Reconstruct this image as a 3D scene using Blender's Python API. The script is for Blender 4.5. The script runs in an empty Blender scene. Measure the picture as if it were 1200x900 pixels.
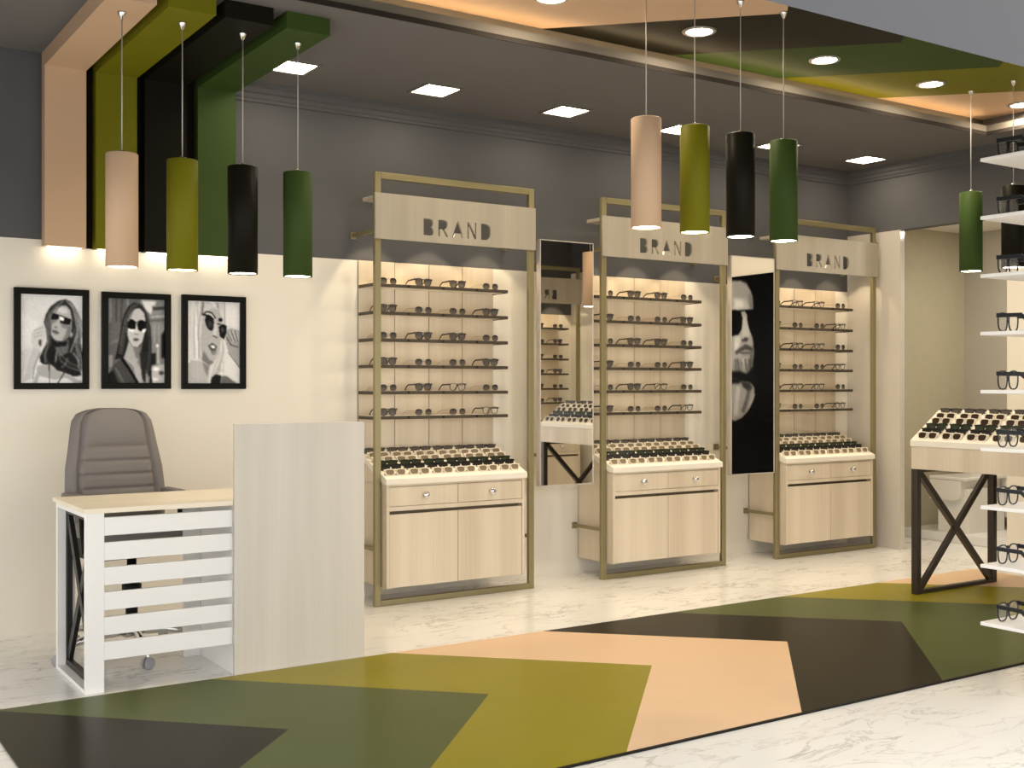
import bpy, bmesh, math, random
import numpy as np
from mathutils import Vector, Matrix, Euler
random.seed(7)
PI = math.pi
D = bpy.data
sc = bpy.context.scene
COL = sc.collection

# ------------------------------------------------------------------ materials
def lin(c):
    c = c / 255.0
    return c / 12.92 if c <= 0.04045 else ((c + 0.055) / 1.055) ** 2.4
def rgb(r, g, b):
    return (lin(r), lin(g), lin(b), 1.0)

def new_mat(name):
    m = D.materials.new(name); m.use_nodes = True
    nt = m.node_tree; b = nt.nodes['Principled BSDF']
    return m, nt, b

def paint(name, col, rough=0.6, metal=0.0, var=0.04, scale=6.0, bump=0.0, bscale=200.0, alpha=1.0, coat=0.0, spec=0.28):
    m, nt, b = new_mat(name); b.inputs['Specular IOR Level'].default_value = spec
    tc = nt.nodes.new('ShaderNodeTexCoord')
    nz = nt.nodes.new('ShaderNodeTexNoise'); nz.inputs['Scale'].default_value = scale; nz.inputs['Detail'].default_value = 4
    nt.links.new(tc.outputs['Object'], nz.inputs['Vector'])
    mr = nt.nodes.new('ShaderNodeMapRange')
    mr.inputs['To Min'].default_value = 1 - var; mr.inputs['To Max'].default_value = 1 + var
    nt.links.new(nz.outputs['Fac'], mr.inputs['Value'])
    mx = nt.nodes.new('ShaderNodeMix'); mx.data_type = 'RGBA'; mx.blend_type = 'MULTIPLY'; mx.inputs[0].default_value = 1
    mx.inputs[6].default_value = col
    nt.links.new(mr.outputs[0], mx.inputs[7])
    nt.links.new(mx.outputs[2], b.inputs['Base Color'])
    b.inputs['Roughness'].default_value = rough; b.inputs['Metallic'].default_value = metal
    b.inputs['Alpha'].default_value = alpha
    if coat: b.inputs['Coat Weight'].default_value = coat
    if bump:
        n2 = nt.nodes.new('ShaderNodeTexNoise'); n2.inputs['Scale'].default_value = bscale; n2.inputs['Detail'].default_value = 3
        nt.links.new(tc.outputs['Object'], n2.inputs['Vector'])
        bp = nt.nodes.new('ShaderNodeBump'); bp.inputs['Strength'].default_value = bump; bp.inputs['Distance'].default_value = 0.002
        nt.links.new(n2.outputs['Fac'], bp.inputs['Height']); nt.links.new(bp.outputs[0], b.inputs['Normal'])
    return m

def wood(name, c1, c2, rough=0.45, vertical=True, sc1=7.0):
    m, nt, b = new_mat(name)
    tc = nt.nodes.new('ShaderNodeTexCoord')
    def noise(sx, sy, sz, detail):
        mp = nt.nodes.new('ShaderNodeMapping'); mp.inputs['Scale'].default_value = (sx, sy, sz)
        nt.links.new(tc.outputs['Object'], mp.inputs['Vector'])
        n = nt.nodes.new('ShaderNodeTexNoise'); n.inputs['Scale'].default_value = 1.0; n.inputs['Detail'].default_value = detail
        nt.links.new(mp.outputs[0], n.inputs['Vector']); return n
    z1 = 0.35 if vertical else sc1
    x1 = sc1 if vertical else 0.35
    n1 = noise(x1, sc1, z1, 2)
    n2 = noise(x1 * 14, sc1 * 14, z1 * 5, 5)
    ad = nt.nodes.new('ShaderNodeMix'); ad.data_type = 'FLOAT'; ad.inputs[0].default_value = 0.30
    nt.links.new(n1.outputs['Fac'], ad.inputs[2]); nt.links.new(n2.outputs['Fac'], ad.inputs[3])
    cr = nt.nodes.new('ShaderNodeValToRGB')
    cr.color_ramp.elements[0].position = 0.34; cr.color_ramp.elements[0].color = c1
    cr.color_ramp.elements[1].position = 0.64; cr.color_ramp.elements[1].color = c2
    nt.links.new(ad.outputs[0], cr.inputs['Fac']); nt.links.new(cr.outputs[0], b.inputs['Base Color'])
    b.inputs['Roughness'].default_value = rough
    return m

def marble(name):
    m, nt, b = new_mat(name)
    tc = nt.nodes.new('ShaderNodeTexCoord')
    mp = nt.nodes.new('ShaderNodeMapping'); mp.inputs['Scale'].default_value = (0.9, 2.7, 1.0); mp.inputs['Rotation'].default_value = (0, 0, 0.35)
    nt.links.new(tc.outputs['Object'], mp.inputs['Vector'])
    n = nt.nodes.new('ShaderNodeTexNoise'); n.inputs['Scale'].default_value = 2.6; n.inputs['Detail'].default_value = 9; n.inputs['Roughness'].default_value = 0.62; n.inputs['Distortion'].default_value = 0.55
    nt.links.new(mp.outputs[0], n.inputs['Vector'])
    cr = nt.nodes.new('ShaderNodeValToRGB'); e = cr.color_ramp.elements
    e[0].position = 0.485; e[0].color = (0, 0, 0, 1); e[1].position = 0.53; e[1].color = (0, 0, 0, 1)
    p = e.new(0.507); p.color = (1, 1, 1, 1)
    nt.links.new(n.outputs['Fac'], cr.inputs['Fac'])
    n2 = nt.nodes.new('ShaderNodeTexNoise'); n2.inputs['Scale'].default_value = 3.1; n2.inputs['Detail'].default_value = 4
    nt.links.new(tc.outputs['Object'], n2.inputs['Vector'])
    cr2 = nt.nodes.new('ShaderNodeValToRGB'); cr2.color_ramp.elements[0].position = 0.38; cr2.color_ramp.elements[1].position = 0.62
    nt.links.new(n2.outputs['Fac'], cr2.inputs['Fac'])
    mu = nt.nodes.new('ShaderNodeMath'); mu.operation = 'MULTIPLY'
    nt.links.new(cr.outputs[0], mu.inputs[0]); nt.links.new(cr2.outputs[0], mu.inputs[1])
    mu2 = nt.nodes.new('ShaderNodeMath'); mu2.operation = 'MULTIPLY'; mu2.inputs[1].default_value = 0.75
    nt.links.new(mu.outputs[0], mu2.inputs[0])
    n3 = nt.nodes.new('ShaderNodeTexNoise'); n3.inputs['Scale'].default_value = 1.2; n3.inputs['Detail'].default_value = 6
    nt.links.new(mp.outputs[0], n3.inputs['Vector'])
    mx0 = nt.nodes.new('ShaderNodeMix'); mx0.data_type = 'RGBA'
    mx0.inputs[6].default_value = (0.86, 0.845, 0.81, 1); mx0.inputs[7].default_value = (0.76, 0.745, 0.72, 1)
    nt.links.new(n3.outputs['Fac'], mx0.inputs[0])
    mx = nt.nodes.new('ShaderNodeMix'); mx.data_type = 'RGBA'
    mx.inputs[7].default_value = (0.36, 0.33, 0.30, 1)
    nt.links.new(mx0.outputs[2], mx.inputs[6]); nt.links.new(mu2.outputs[0], mx.inputs[0])
    nt.links.new(mx.outputs[2], b.inputs['Base Color'])
    b.inputs['Roughness'].default_value = 0.17; b.inputs['Specular IOR Level'].default_value = 0.5
    return m

def emit(name, col, strength):
    m = D.materials.new(name); m.use_nodes = True; nt = m.node_tree
    nt.nodes.remove(nt.nodes['Principled BSDF'])
    e = nt.nodes.new('ShaderNodeEmission'); e.inputs[0].default_value = col; e.inputs[1].default_value = strength
    nt.links.new(e.outputs[0], nt.nodes['Material Output'].inputs[0])
    return m

def vcol_mat(name):
    m, nt, b = new_mat(name)
    a = nt.nodes.new('ShaderNodeVertexColor'); a.layer_name = 'ink'
    nt.links.new(a.outputs[0], b.inputs['Base Color']); b.inputs['Roughness'].default_value = 0.5; b.inputs['Specular IOR Level'].default_value = 0.05
    return m

def lens_mat(name, ctop, cbot, alpha_top, alpha_bot, h):
    m, nt, b = new_mat(name)
    tc = nt.nodes.new('ShaderNodeTexCoord'); sp = nt.nodes.new('ShaderNodeSeparateXYZ')
    nt.links.new(tc.outputs['Object'], sp.inputs[0])
    mr = nt.nodes.new('ShaderNodeMapRange'); mr.inputs['From Min'].default_value = 0.0; mr.inputs['From Max'].default_value = h
    nt.links.new(sp.outputs['Z'], mr.inputs['Value'])
    cr = nt.nodes.new('ShaderNodeValToRGB'); cr.color_ramp.elements[0].color = cbot; cr.color_ramp.elements[1].color = ctop
    nt.links.new(mr.outputs[0], cr.inputs['Fac']); nt.links.new(cr.outputs[0], b.inputs['Base Color'])
    ar = nt.nodes.new('ShaderNodeMapRange'); ar.inputs['To Min'].default_value = alpha_bot; ar.inputs['To Max'].default_value = alpha_top
    nt.links.new(mr.outputs[0], ar.inputs['Value']); nt.links.new(ar.outputs[0], b.inputs['Alpha'])
    b.inputs['Roughness'].default_value = 0.2; b.inputs['Specular IOR Level'].default_value = 0.12
    return m

M = {}
M['cream'] = paint('cream_wall_paint', (0.77, 0.725, 0.63, 1), 0.55, var=0.02, scale=2.5)
M['gray'] = paint('charcoal_grey_paint', (0.094, 0.094, 0.098, 1), 0.7, var=0.05, scale=3)
M['ceil'] = paint('ceiling_grey_paint', (0.145, 0.138, 0.135, 1), 0.75, var=0.04, scale=2)
M['fascia'] = paint('fascia_grey_paint', (0.048, 0.050, 0.055, 1), 0.6, var=0.02, scale=2)
M['lip'] = paint('cove_lip_beige', (0.145, 0.13, 0.11, 1), 0.8, spec=0.05)
M['dtrim'] = paint('dark_brown_trim', (0.028, 0.024, 0.021, 1), 0.7, spec=0.05)
M['marble'] = marble('white_marble')
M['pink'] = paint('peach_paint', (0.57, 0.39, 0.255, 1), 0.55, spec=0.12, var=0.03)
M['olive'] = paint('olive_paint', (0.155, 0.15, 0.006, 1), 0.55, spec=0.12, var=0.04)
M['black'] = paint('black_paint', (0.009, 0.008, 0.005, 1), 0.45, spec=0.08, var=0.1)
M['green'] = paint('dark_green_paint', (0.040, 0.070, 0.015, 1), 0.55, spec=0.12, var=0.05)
M['rpink'] = paint('peach_vinyl', (0.72, 0.50, 0.315, 1), 0.30, spec=0.07, var=0.03)
M['rolive'] = paint('olive_vinyl', (0.265, 0.225, 0.016, 1), 0.30, spec=0.07, var=0.05)
M['rblack'] = paint('black_vinyl', (0.016, 0.013, 0.005, 1), 0.30, spec=0.07, var=0.08)
M['rgreen'] = paint('green_vinyl', (0.082, 0.100, 0.030, 1), 0.30, spec=0.07, var=0.05)
M['edge'] = paint('rug_dark_edge', (0.012, 0.010, 0.008, 1), 0.5, spec=0.08)
M['wood'] = wood('pale_ash_wood', (0.57, 0.475, 0.355, 1), (0.70, 0.61, 0.48, 1))
M['woodg'] = wood('greyed_ash_wood', (0.555, 0.51, 0.44, 1), (0.63, 0.585, 0.51, 1))
M['woods'] = wood('sign_ash_wood_shaded', (0.34, 0.30, 0.235, 1), (0.42, 0.375, 0.30, 1))  # ash copy darkened for sign and canopy, weaker light put into its colour
M['woodtop'] = wood('light_maple_top', (0.76, 0.67, 0.52, 1), (0.83, 0.75, 0.61, 1), vertical=False)
M['seam'] = paint('dark_seam', (0.17, 0.13, 0.085, 1), 0.7)
M['brass'] = paint('olive_brass', (0.29, 0.25, 0.135, 1), 0.42, metal=0.55, var=0.05)
M['bronze'] = paint('dark_bronze_steel', (0.055, 0.045, 0.036, 1), 0.35, metal=0.5, var=0.1)
M['blackm'] = paint('black_steel', (0.018, 0.018, 0.018, 1), 0.4, metal=0.3)
M['white'] = paint('white_lacquer', (0.80, 0.785, 0.76, 1), 0.35, var=0.015)
M['tray'] = paint('cream_white_tray', (0.82, 0.77, 0.67, 1), 0.4, var=0.015)
M['chrome'] = paint('chrome', (0.75, 0.75, 0.75, 1), 0.15, metal=1.0, var=0.02)
M['cord'] = paint('silver_cable', (0.45, 0.43, 0.40, 1), 0.5, metal=0.2, var=0.02)
M['steel'] = paint('brushed_steel', (0.42, 0.40, 0.37, 1), 0.3, metal=0.8)
M['shelf_edge'] = paint('shelf_edge_dark', (0.072, 0.057, 0.040, 1), 0.45, metal=0.2)
M['mirror'] = paint('mirror_silver', (0.88, 0.87, 0.85, 1), 0.015, metal=1.0, var=0.0)
M['mirror_edge'] = paint('mirror_edge_silver', (0.62, 0.58, 0.52, 1), 0.3, metal=0.4)
M['gloss'] = paint('glossy_grey_tile', (0.56, 0.52, 0.455, 1), 0.10, var=0.01, spec=0.5)
M['upholstery'] = paint('grey_leather', (0.185, 0.168, 0.158, 1), 0.55, var=0.06, bump=0.25, bscale=260)
M['bplastic'] = paint('black_plastic', (0.016, 0.016, 0.017, 1), 0.4, spec=0.08)
M['gplastic'] = paint('grey_plastic', (0.30, 0.30, 0.31, 1), 0.4)
M['pframe'] = paint('black_picture_frame', (0.005, 0.005, 0.0035, 1), 0.4, spec=0.08)
M['print'] = vcol_mat('printed_photo')
M['ceramic'] = paint('white_ceramic', (0.78, 0.75, 0.69, 1), 0.2, var=0.01)
M['beige'] = paint('beige_textured_wall', (0.47, 0.42, 0.30, 1), 0.6, var=0.06, scale=12, bump=0.3, bscale=40)
M['greywall'] = paint('pale_grey_wall', (0.50, 0.46, 0.38, 1), 0.6, var=0.03)
M['rim_black'] = paint('black_acetate', (0.006, 0.006, 0.006, 1), 0.3)
M['rim_green'] = paint('black_green_acetate', (0.018, 0.024, 0.012, 1), 0.25)
M['rim_brown'] = paint('brown_black_acetate', (0.045, 0.036, 0.030, 1), 0.3)
M['rim_cream'] = paint('cream_acetate', (0.80, 0.72, 0.56, 1), 0.3)
M['rim_slate'] = paint('slate_black_acetate', (0.016, 0.017, 0.020, 1), 0.3)
M['lens_grey'] = lens_mat('grey_gradient_lens', (0.02, 0.018, 0.016, 1), (0.16, 0.14, 0.12, 1), 0.98, 0.80, 0.038)
M['lens_dark'] = lens_mat('smoke_lens', (0.075, 0.066, 0.060, 1), (0.13, 0.115, 0.10, 1), 0.86, 0.66, 0.044)
M['lens_brown'] = lens_mat('brown_lens', (0.20, 0.15, 0.10, 1), (0.26, 0.20, 0.14, 1), 0.97, 0.92, 0.044)
M['lens_deep'] = lens_mat('deep_brown_lens', (0.035, 0.022, 0.014, 1), (0.05, 0.03, 0.02, 1), 0.97, 0.95, 0.044)
M['lens_clear'] = lens_mat('clear_lens', (0.5, 0.47, 0.42, 1), (0.5, 0.47, 0.42, 1), 0.13, 0.13, 0.044)
M['lens_jet'] = lens_mat('jet_lens', (0.015, 0.014, 0.013, 1), (0.04, 0.036, 0.032, 1), 0.97, 0.93, 0.044)
M['lens_green'] = lens_mat('green_black_lens', (0.02, 0.028, 0.014, 1), (0.06, 0.07, 0.045, 1), 0.97, 0.92, 0.044)
WARM = (1.0, 0.80, 0.55, 1)
M['e_square'] = emit('square_light_glow', (1.0, 0.84, 0.62, 1), 20)
M['e_round'] = emit('round_light_glow', (1.0, 0.84, 0.62, 1), 175)
M['e_pend'] = emit('pendant_glow', (1.0, 0.88, 0.70, 1), 20)
M['e_cove'] = emit('cove_led_glow', (1.0, 0.72, 0.40, 1), 9)
M['e_beam'] = emit('beam_led_glow', (1.0, 0.84, 0.60, 1), 8)
M['e_shelf'] = emit('shelf_led_glow', (1.0, 0.86, 0.62, 1), 5.5)
M['e_puck'] = emit('puck_light_glow', (1.0, 0.85, 0.62, 1), 8)

# ------------------------------------------------------------------ mesh helpers
class MB:
    """collects shapes, builds ONE mesh object"""
    def __init__(s): s.bm = bmesh.new(); s.mats = []
    def mi(s, m):
        if m not in s.mats: s.mats.append(m)
        return s.mats.index(m)
    def box(s, x0, x1, y0, y1, z0, z1, m, bev=0.0, seg=1, mat=None):
        r = bmesh.ops.create_cube(s.bm, size=1.0)
        vs = r['verts']
        T = Matrix.Translation(((x0+x1)/2, (y0+y1)/2, (z0+z1)/2)) @ Matrix.Diagonal((x1-x0, y1-y0, z1-z0, 1))
        if mat is not None: T = mat @ T
        bmesh.ops.transform(s.bm, matrix=T, verts=vs)
        k = s.mi(m)
        fs = {f for v in vs for f in v.link_faces}
        for f in fs: f.material_index = k
        if bev > 0:
            es = list({e for v in vs for e in v.link_edges})
            rb = bmesh.ops.bevel(s.bm, geom=es, offset=bev, segments=seg, affect='EDGES', profile=0.5)
            for f in rb['faces']: f.material_index = k; f.smooth = seg > 1
        return s
    def lathe(s, prof, m, n=20, axis=None, loc=(0, 0, 0), smooth=True, rot=None):
        k = s.mi(m); rings = []
        R = rot if rot is not None else Matrix.Identity(3)
        L = Vector(loc)
        for (r, z) in prof:
            if r < 1e-6: rings.append([s.bm.verts.new(R @ Vector((0, 0, z)) + L)])
            else: rings.append([s.bm.verts.new(R @ Vector((r*math.cos(2*PI*i/n), r*math.sin(2*PI*i/n), z)) + L) for i in range(n)])
        for a, b in zip(rings[:-1], rings[1:]):
            for i in range(n):
                j = (i+1) % n
                if len(a) == 1 and len(b) == 1: continue
                if len(a) == 1: f = s.bm.faces.new((a[0], b[i], b[j]))
                elif len(b) == 1: f = s.bm.faces.new((a[i], a[j], b[0]))
                else: f = s.bm.faces.new((a[i], a[j], b[j], b[i]))
                f.material_index = k; f.smooth = smooth
        return s
    def tube(s, pts, r, m, n=6, smooth=True):
        k = s.mi(m); pts = [Vector(p) for p in pts]; rings = []
        for i, p in enumerate(pts):
            d = (pts[min(i+1, len(pts)-1)] - pts[max(i-1, 0)]).normalized()
            u = d.orthogonal().normalized() if abs(d.z) > .95 else d.cross(Vector((0, 0, 1))).normalized()
            w = d.cross(u).normalized()
            rr = r[i] if isinstance(r, (list, tuple)) else r
            rings.append([s.bm.verts.new(p + u*rr*math.cos(2*PI*j/n) + w*rr*math.sin(2*PI*j/n)) for j in range(n)])
        for a, b in zip(rings[:-1], rings[1:]):
            for i in range(n):
                f = s.bm.faces.new((a[i], a[(i+1) % n], b[(i+1) % n], b[i])); f.material_index = k; f.smooth = smooth
        for rg in (rings[0], rings[-1]):
            f = s.bm.faces.new(rg); f.material_index = k
        return s
    def bar(s, p0, p1, w, t, m, up=(0, 1, 0)):
        """rectangular bar from p0 to p1; w measured across in the plane normal to up, t along up"""
        p0, p1, up = Vector(p0), Vector(p1), Vector(up).normalized()
        d = (p1-p0).normalized(); a = d.cross(up).normalized()*w/2; b = up*t/2; k = s.mi(m)
        q = [[s.bm.verts.new(p + x + y) for x, y in ((a, b), (-a, b), (-a, -b), (a, -b))] for p in (p0, p1)]
        for i in range(4):
            f = s.bm.faces.new((q[0][i], q[0][(i+1) % 4], q[1][(i+1) % 4], q[1][i])); f.material_index = k
        for g in q:
            f = s.bm.faces.new(g); f.material_index = k
        return s
    def prism(s, poly, axis, a0, a1, m):
        """poly = 2D points; axis = 'x','y' or 'z' is the extrusion axis"""
        k = s.mi(m)
        def P(u, v, a):
            return {'x': (a, u, v), 'y': (u, a, v), 'z': (u, v, a)}[axis]
        lo = [s.bm.verts.new(P(u, v, a0)) for u, v in poly]; hi = [s.bm.verts.new(P(u, v, a1)) for u, v in poly]
        n = len(poly)
        for i in range(n):
            f = s.bm.faces.new((lo[i], lo[(i+1) % n], hi[(i+1) % n], hi[i])); f.material_index = k
        for g in (lo, hi):
            f = s.bm.faces.new(g); f.material_index = k
        return s
    def mesh(s, name):
        bmesh.ops.recalc_face_normals(s.bm, faces=s.bm.faces[:])
        me = D.meshes.new(name); s.bm.to_mesh(me); s.bm.free()
        for m in s.mats: me.materials.append(M[m])
        return me
    def obj(s, name, parent=None, loc=(0, 0, 0), rot=(0, 0, 0)):
        return put(name, s.mesh(name), parent, loc, rot)

def put(name, me, parent=None, loc=(0, 0, 0), rot=(0, 0, 0)):
    o = D.objects.new(name, me); COL.objects.link(o)
    o.location = loc; o.rotation_euler = rot
    if parent is not None: o.parent = parent
    return o
def tag(o, label, cat, group=None):
    o['label'] = label; o['category'] = cat
    if group: o['group'] = group
    return o
def struct(o): o['kind'] = 'structure'; return o
def thing(name, label, cat, loc=(0, 0, 0), rz=0.0, group=None):
    o = put(name, None, None, loc, (0, 0, rz)); return tag(o, label, cat, group)

# ------------------------------------------------------------------ measures
H_CAM = 1.28
YW = 6.26            # back wall
YF = 5.93            # front plane of the brass frames
XR = 7.386           # right wall
ZC = 2.98            # ceiling
ZR = 3.112           # recess ceiling
ZB = 2.022           # grey / cream boundary on back wall
Y0, Y1 = 1.69, 1.84  # shop front wall
XL = -1.0

# ------------------------------------------------------------------ setting
b = MB(); b.box(-3.0, 9.1, -2.5, 6.4, -0.06, 0.0, 'marble'); struct(b.obj('floor'))
b = MB(); b.box(XL, 9.0, YW, YW+0.1, 0, ZB, 'cream'); b.box(XL, 9.0, YW, YW+0.1, ZB, 3.3, 'gray'); struct(b.obj('wall_back'))
b = MB(); b.box(XL-0.1, XL, Y0, YW+0.1, 1.75, 3.3, 'gray'); b.box(XL-0.1, XL, 5.75, YW+0.1, 0, 1.75, 'cream'); struct(b.obj('wall_left'))
# right wall: glossy tile pier, opening to the wash room, long cream wall
YO0, YO1, ZO = 4.842, 5.746, 2.47
b = MB()
b.box(XR, XR+0.05, YO1, YW, 0, ZO, 'gloss'); b.box(XR, XR+0.1, Y0, YO0, 0, ZO, 'cream')
b.box(XR, XR+0.1, Y0, YW, ZO, 3.3, 'gray'); struct(b.obj('wall_right'))
# wash room shell
b = MB(); b.box(XR+0.1, 9.0, YW-0.012, YW-0.001, 0, 2.6, 'beige'); struct(b.obj('wall_washroom_back'))
b = MB(); b.box(8.9, 9.0, 3.9, YW-0.012, 0, 2.6, 'greywall'); struct(b.obj('wall_washroom_far'))
b = MB(); b.box(XR+0.1, 8.9, 3.8, 3.9, 0, 2.6, 'greywall'); struct(b.obj('wall_washroom_front'))
b = MB(); b.box(XR+0.1, 9.0, 3.8, YW, 2.6, 2.7, 'cream'); struct(b.obj('ceiling_washroom'))
b = MB(); b.box(8.07, 8.9, 3.9, YW-0.012, 0, 0.075, 'white', 0.004); struct(b.obj('floor_washroom_step'))
# shop front: wall pier on the right, header over the open front
b = MB(); b.box(5.6, XR+0.1, Y0, Y1, 0, 3.3, 'fascia')
b.box(5.62, XR, Y1, Y1+0.004, 0, ZB, 'cream'); b.box(5.62, XR, Y1, Y1+0.004, ZB, 3.0, 'gray'); struct(b.obj('wall_front'))
b = MB(); b.prism([(Y0, 2.072), (Y1, 2.22), (Y1, 3.3), (Y0, 3.3)], 'x', XL-0.1, 5.6, 'fascia'); struct(b.obj('wall_front_header'))
# ceiling with rectangular recess
RX0, RX1, RY0, RY1 = 0.74, 7.03, 3.22, 4.762
b = MB()
b.box(XL, RX0, Y1, YW, ZC, ZC+0.02, 'ceil'); b.box(RX1, XR, Y1, YW, ZC, ZC+0.02, 'ceil')
b.box(RX0, RX1, Y1, RY0, ZC, ZC+0.02, 'ceil'); b.box(RX0, RX1, RY1, YW, ZC, ZC+0.02, 'ceil')
b.box(XL, XR, Y1, YW, 3.22, 3.25, 'ceil'); struct(b.obj('ceiling'))
# recess: chevron painted ceiling + beige lip ring
def chevrons(b, y_far, y_mid, y_near, xs, x_min, x_max, z0, z1, names):
    """coloured chevron bands between consecutive boundaries; each boundary runs (x,y_far)-(x+.872,y_mid)-(x,y_near)"""
    A = y_far - y_mid; B = y_mid - y_near
    def bx(x0, y):  # boundary x at height y
        if x0 is None: return None
        return x0 + 0.872*(1 - (y-y_mid)/A) if y >= y_mid else x0 + 0.872*(1 - (y_mid-y)/B)
    for i, nm in enumerate(names):
        l, r = xs[i], xs[i+1]
        ys = sorted({y_far, y_mid, y_near} | {y for x0 in (l, r) for xe in (x_min, x_max) for y in
             ((y_mid + A*(1-(xe-x0)/0.872)), (y_mid - B*(1-(xe-x0)/0.872))) if y_near < y < y_far})
        for ya, yb in zip(ys[:-1], ys[1:]):
            p = [(bx(l, ya), ya), (bx(r, ya), ya), (bx(r, yb), yb), (bx(l, yb), yb)]
            p = [(min(max(x, x_min), x_max), y) for x, y in p]
            q = []
            for c in p:
                if not q or (abs(c[0]-q[-1][0]) + abs(c[1]-q[-1][1])) > 1e-5: q.append(c)
            if len(q) > 2 and (abs(q[0][0]-q[-1][0]) + abs(q[0][1]-q[-1][1])) < 1e-5: q.pop()
            if len(q) < 3: continue
            ar = sum(q[k][0]*q[(k+1) % len(q)][1] - q[(k+1) % len(q)][0]*q[k][1] for k in range(len(q)))
            if abs(ar) < 1e-5: continue
            b.prism(q, 'z', z0, z1, nm)
XS = [0.779 + 0.872*i for i in range(-2, 10)]
seq = ['pink', 'black', 'green', 'olive']   # band i lies between XS[i] and XS[i+1]
names = ['pink' if XS[i] > 6.8 else ['pink', 'black', 'green', 'olive'][i % 4] for i in range(len(XS)-1)]
b = MB(); chevrons(b, 4.86, 3.99, 3.12, XS, RX0-0.1, RX1+0.1, ZR, ZR+0.03, names)
b.box(RX0-0.1, RX1+0.1, 4.86, 4.88, ZC+0.02, ZR+0.03, 'lip'); b.box(RX0-0.1, RX1+0.1, 3.10, 3.12, ZC+0.02, ZR+0.03, 'lip')
b.box(RX0-0.12, RX0-0.1, 3.1, 4.88, ZC+0.02, ZR+0.03, 'lip'); b.box(RX1+0.1, RX1+0.12, 3.1, 4.88, ZC+0.02, ZR+0.03, 'lip')
struct(b.obj('ceiling_recess'))
LT = ZC+0.064
b = MB(); w_ = 0.012
b.box(RX0-w_, RX1+w_, RY1, RY1+w_, ZC+0.02, LT, 'lip'); b.box(RX0-w_, RX1+w_, RY0-w_, RY0, ZC+0.02, LT, 'lip')
b.box(RX0-w_, RX0, RY0, RY1, ZC+0.02, LT, 'lip'); b.box(RX1, RX1+w_, RY0, RY1, ZC+0.02, LT, 'lip')
struct(b.obj('trim_1'))
b = MB(); b.box(RX0, RX1, RY1-0.006, RY1-0.0005, ZC-0.004, ZC+0.021, 'dtrim'); b.box(RX1-0.006, RX1-0.0005, RY0, RY1-0.006, ZC-0.004, ZC+0.021, 'dtrim'); struct(b.obj('trim_5'))
b = MB(); b.box(RX0+0.1, RX1-0.05, RY1+0.028, RY1+0.040, LT-0.010, LT-0.001, 'e_cove')
tag(b.obj('cove_light_strip'), 'warm LED strip hidden along the wall-side lip of the coloured ceiling recess', 'light strip')
# cornice mouldings
def cornice_profile(d):  # (offset from wall, z)
    return [(0, 2.882), (0.012, 2.882), (0.016, 2.897), (0.026, 2.903), (0.03, 2.925), (0.046, 2.932), (0.052, 2.955), (0.066, 2.962), (0.072, 2.98), (0, 2.98)]
b = MB(); b.prism([(YW-o, z) for o, z in cornice_profile(0)], 'x', 2.25, XR, 'gray'); struct(b.obj('trim_2'))
b = MB(); b.prism([(XR-o, z) for o, z in cornice_profile(0)], 'y', Y1+0.01, YW, 'gray'); struct(b.obj('trim_3'))
# thin black sheet on the wall behind the beams
b = MB(); b.box(1.245, 2.242, YW-0.006, YW-0.001, 1.99, ZC-0.001, 'black'); struct(b.obj('trim_4'))

# rug: chevron floor inlay
b = MB(); chevrons(b, 4.855, 3.99, 3.10, XS, 0.738, 7.02, 0.0005, 0.007, ['r'+n for n in names])
b.box(0.738, 7.02, 3.088, 3.1, 0.0005, 0.0075, 'edge');
tag(b.obj('chevron_rug'), 'long floor runner with peach, olive, green and black chevrons on white marble', 'rug')

# ------------------------------------------------------------------ L-shaped beams
YE = 4.93
for nm, x0, x1, lab in (('pink', 1.238, 1.441, 'peach'), ('olive', 1.49, 1.70, 'olive'), ('black', 1.742, 1.966, 'black'), ('green', 2.028, 2.242, 'dark green')):
    b = MB()
    b.prism([(YW-0.007, 1.985), (YW-0.082, 1.985), (YW-0.082, 2.9), (YE, 2.9), (YE, ZC-0.001), (YW-0.007, ZC-0.001)], 'x', x0, x1, nm)
    o = tag(b.obj('ceiling_beam'), lab + ' painted beam running up the grey wall and out along the ceiling', 'beam', 'coloured L-shaped beams above the pictures')
    b = MB(); b.box(x0+0.02, x1-0.02, YW-0.05, YW-0.03, 1.978, 1.985, 'e_beam'); e = b.obj('light_strip', o); e['label'] = 'glowing warm light strip'

# ------------------------------------------------------------------ pendant lamps
def pendant(col, x, y, zt, zb, zm, label, group):
    b = MB(); r = 0.0685
    b.lathe([(r-0.006, zb+0.004), (r-0.004, zb), (r, zb), (r, zt-0.004), (r-0.004, zt), (0.0, zt)], col, 32)
    b.lathe([(r-0.006, zb+0.02), (r-0.006, zb+0.004)], col, 32)
    o = b.obj('pendant_lamp', None, (x, y, 0)); tag(o, label, 'pendant lamp', group)
    b = MB(); b.lathe([(0, zb+0.004), (r-0.007, zb+0.004)], 'e_pend', 32); e = b.obj('diffuser', o); e['label'] = 'glowing white diffuser'
    b = MB(); b.lathe([(0, zt), (0.017, zt), (0.017, zt+0.012), (0.007, zt+0.016), (0, zt+0.016)], 'chrome', 12); b.obj('cord_cap', o)['label'] = 'chrome cap'
    b = MB(); b.tube([(0, 0, zt+0.014), (0, 0, zm-0.02)], 0.0028, 'cord', 6); b.obj('cord', o)['label'] = 'thin silver cable'
    b = MB(); b.lathe([(0, zm-0.034), (0.006, zm-0.032), (0.017, zm-0.006), (0.02, zm-0.0005), (0, zm-0.0005)], 'chrome', 14); b.obj('ceiling_cup', o)['label'] = 'small chrome cone'
names4 = (('pink', 'peach'), ('olive', 'olive'), ('black', 'black'), ('green', 'dark green'))
for (c, n), x in zip(names4, (1.342, 1.607, 1.888, 2.159)):
    pendant(c, x, 5.112, 2.283, 1.788, 2.9, f'{n} cylinder pendant lamp hanging from the beam above the desk', 'pendants under the coloured beams')
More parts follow.
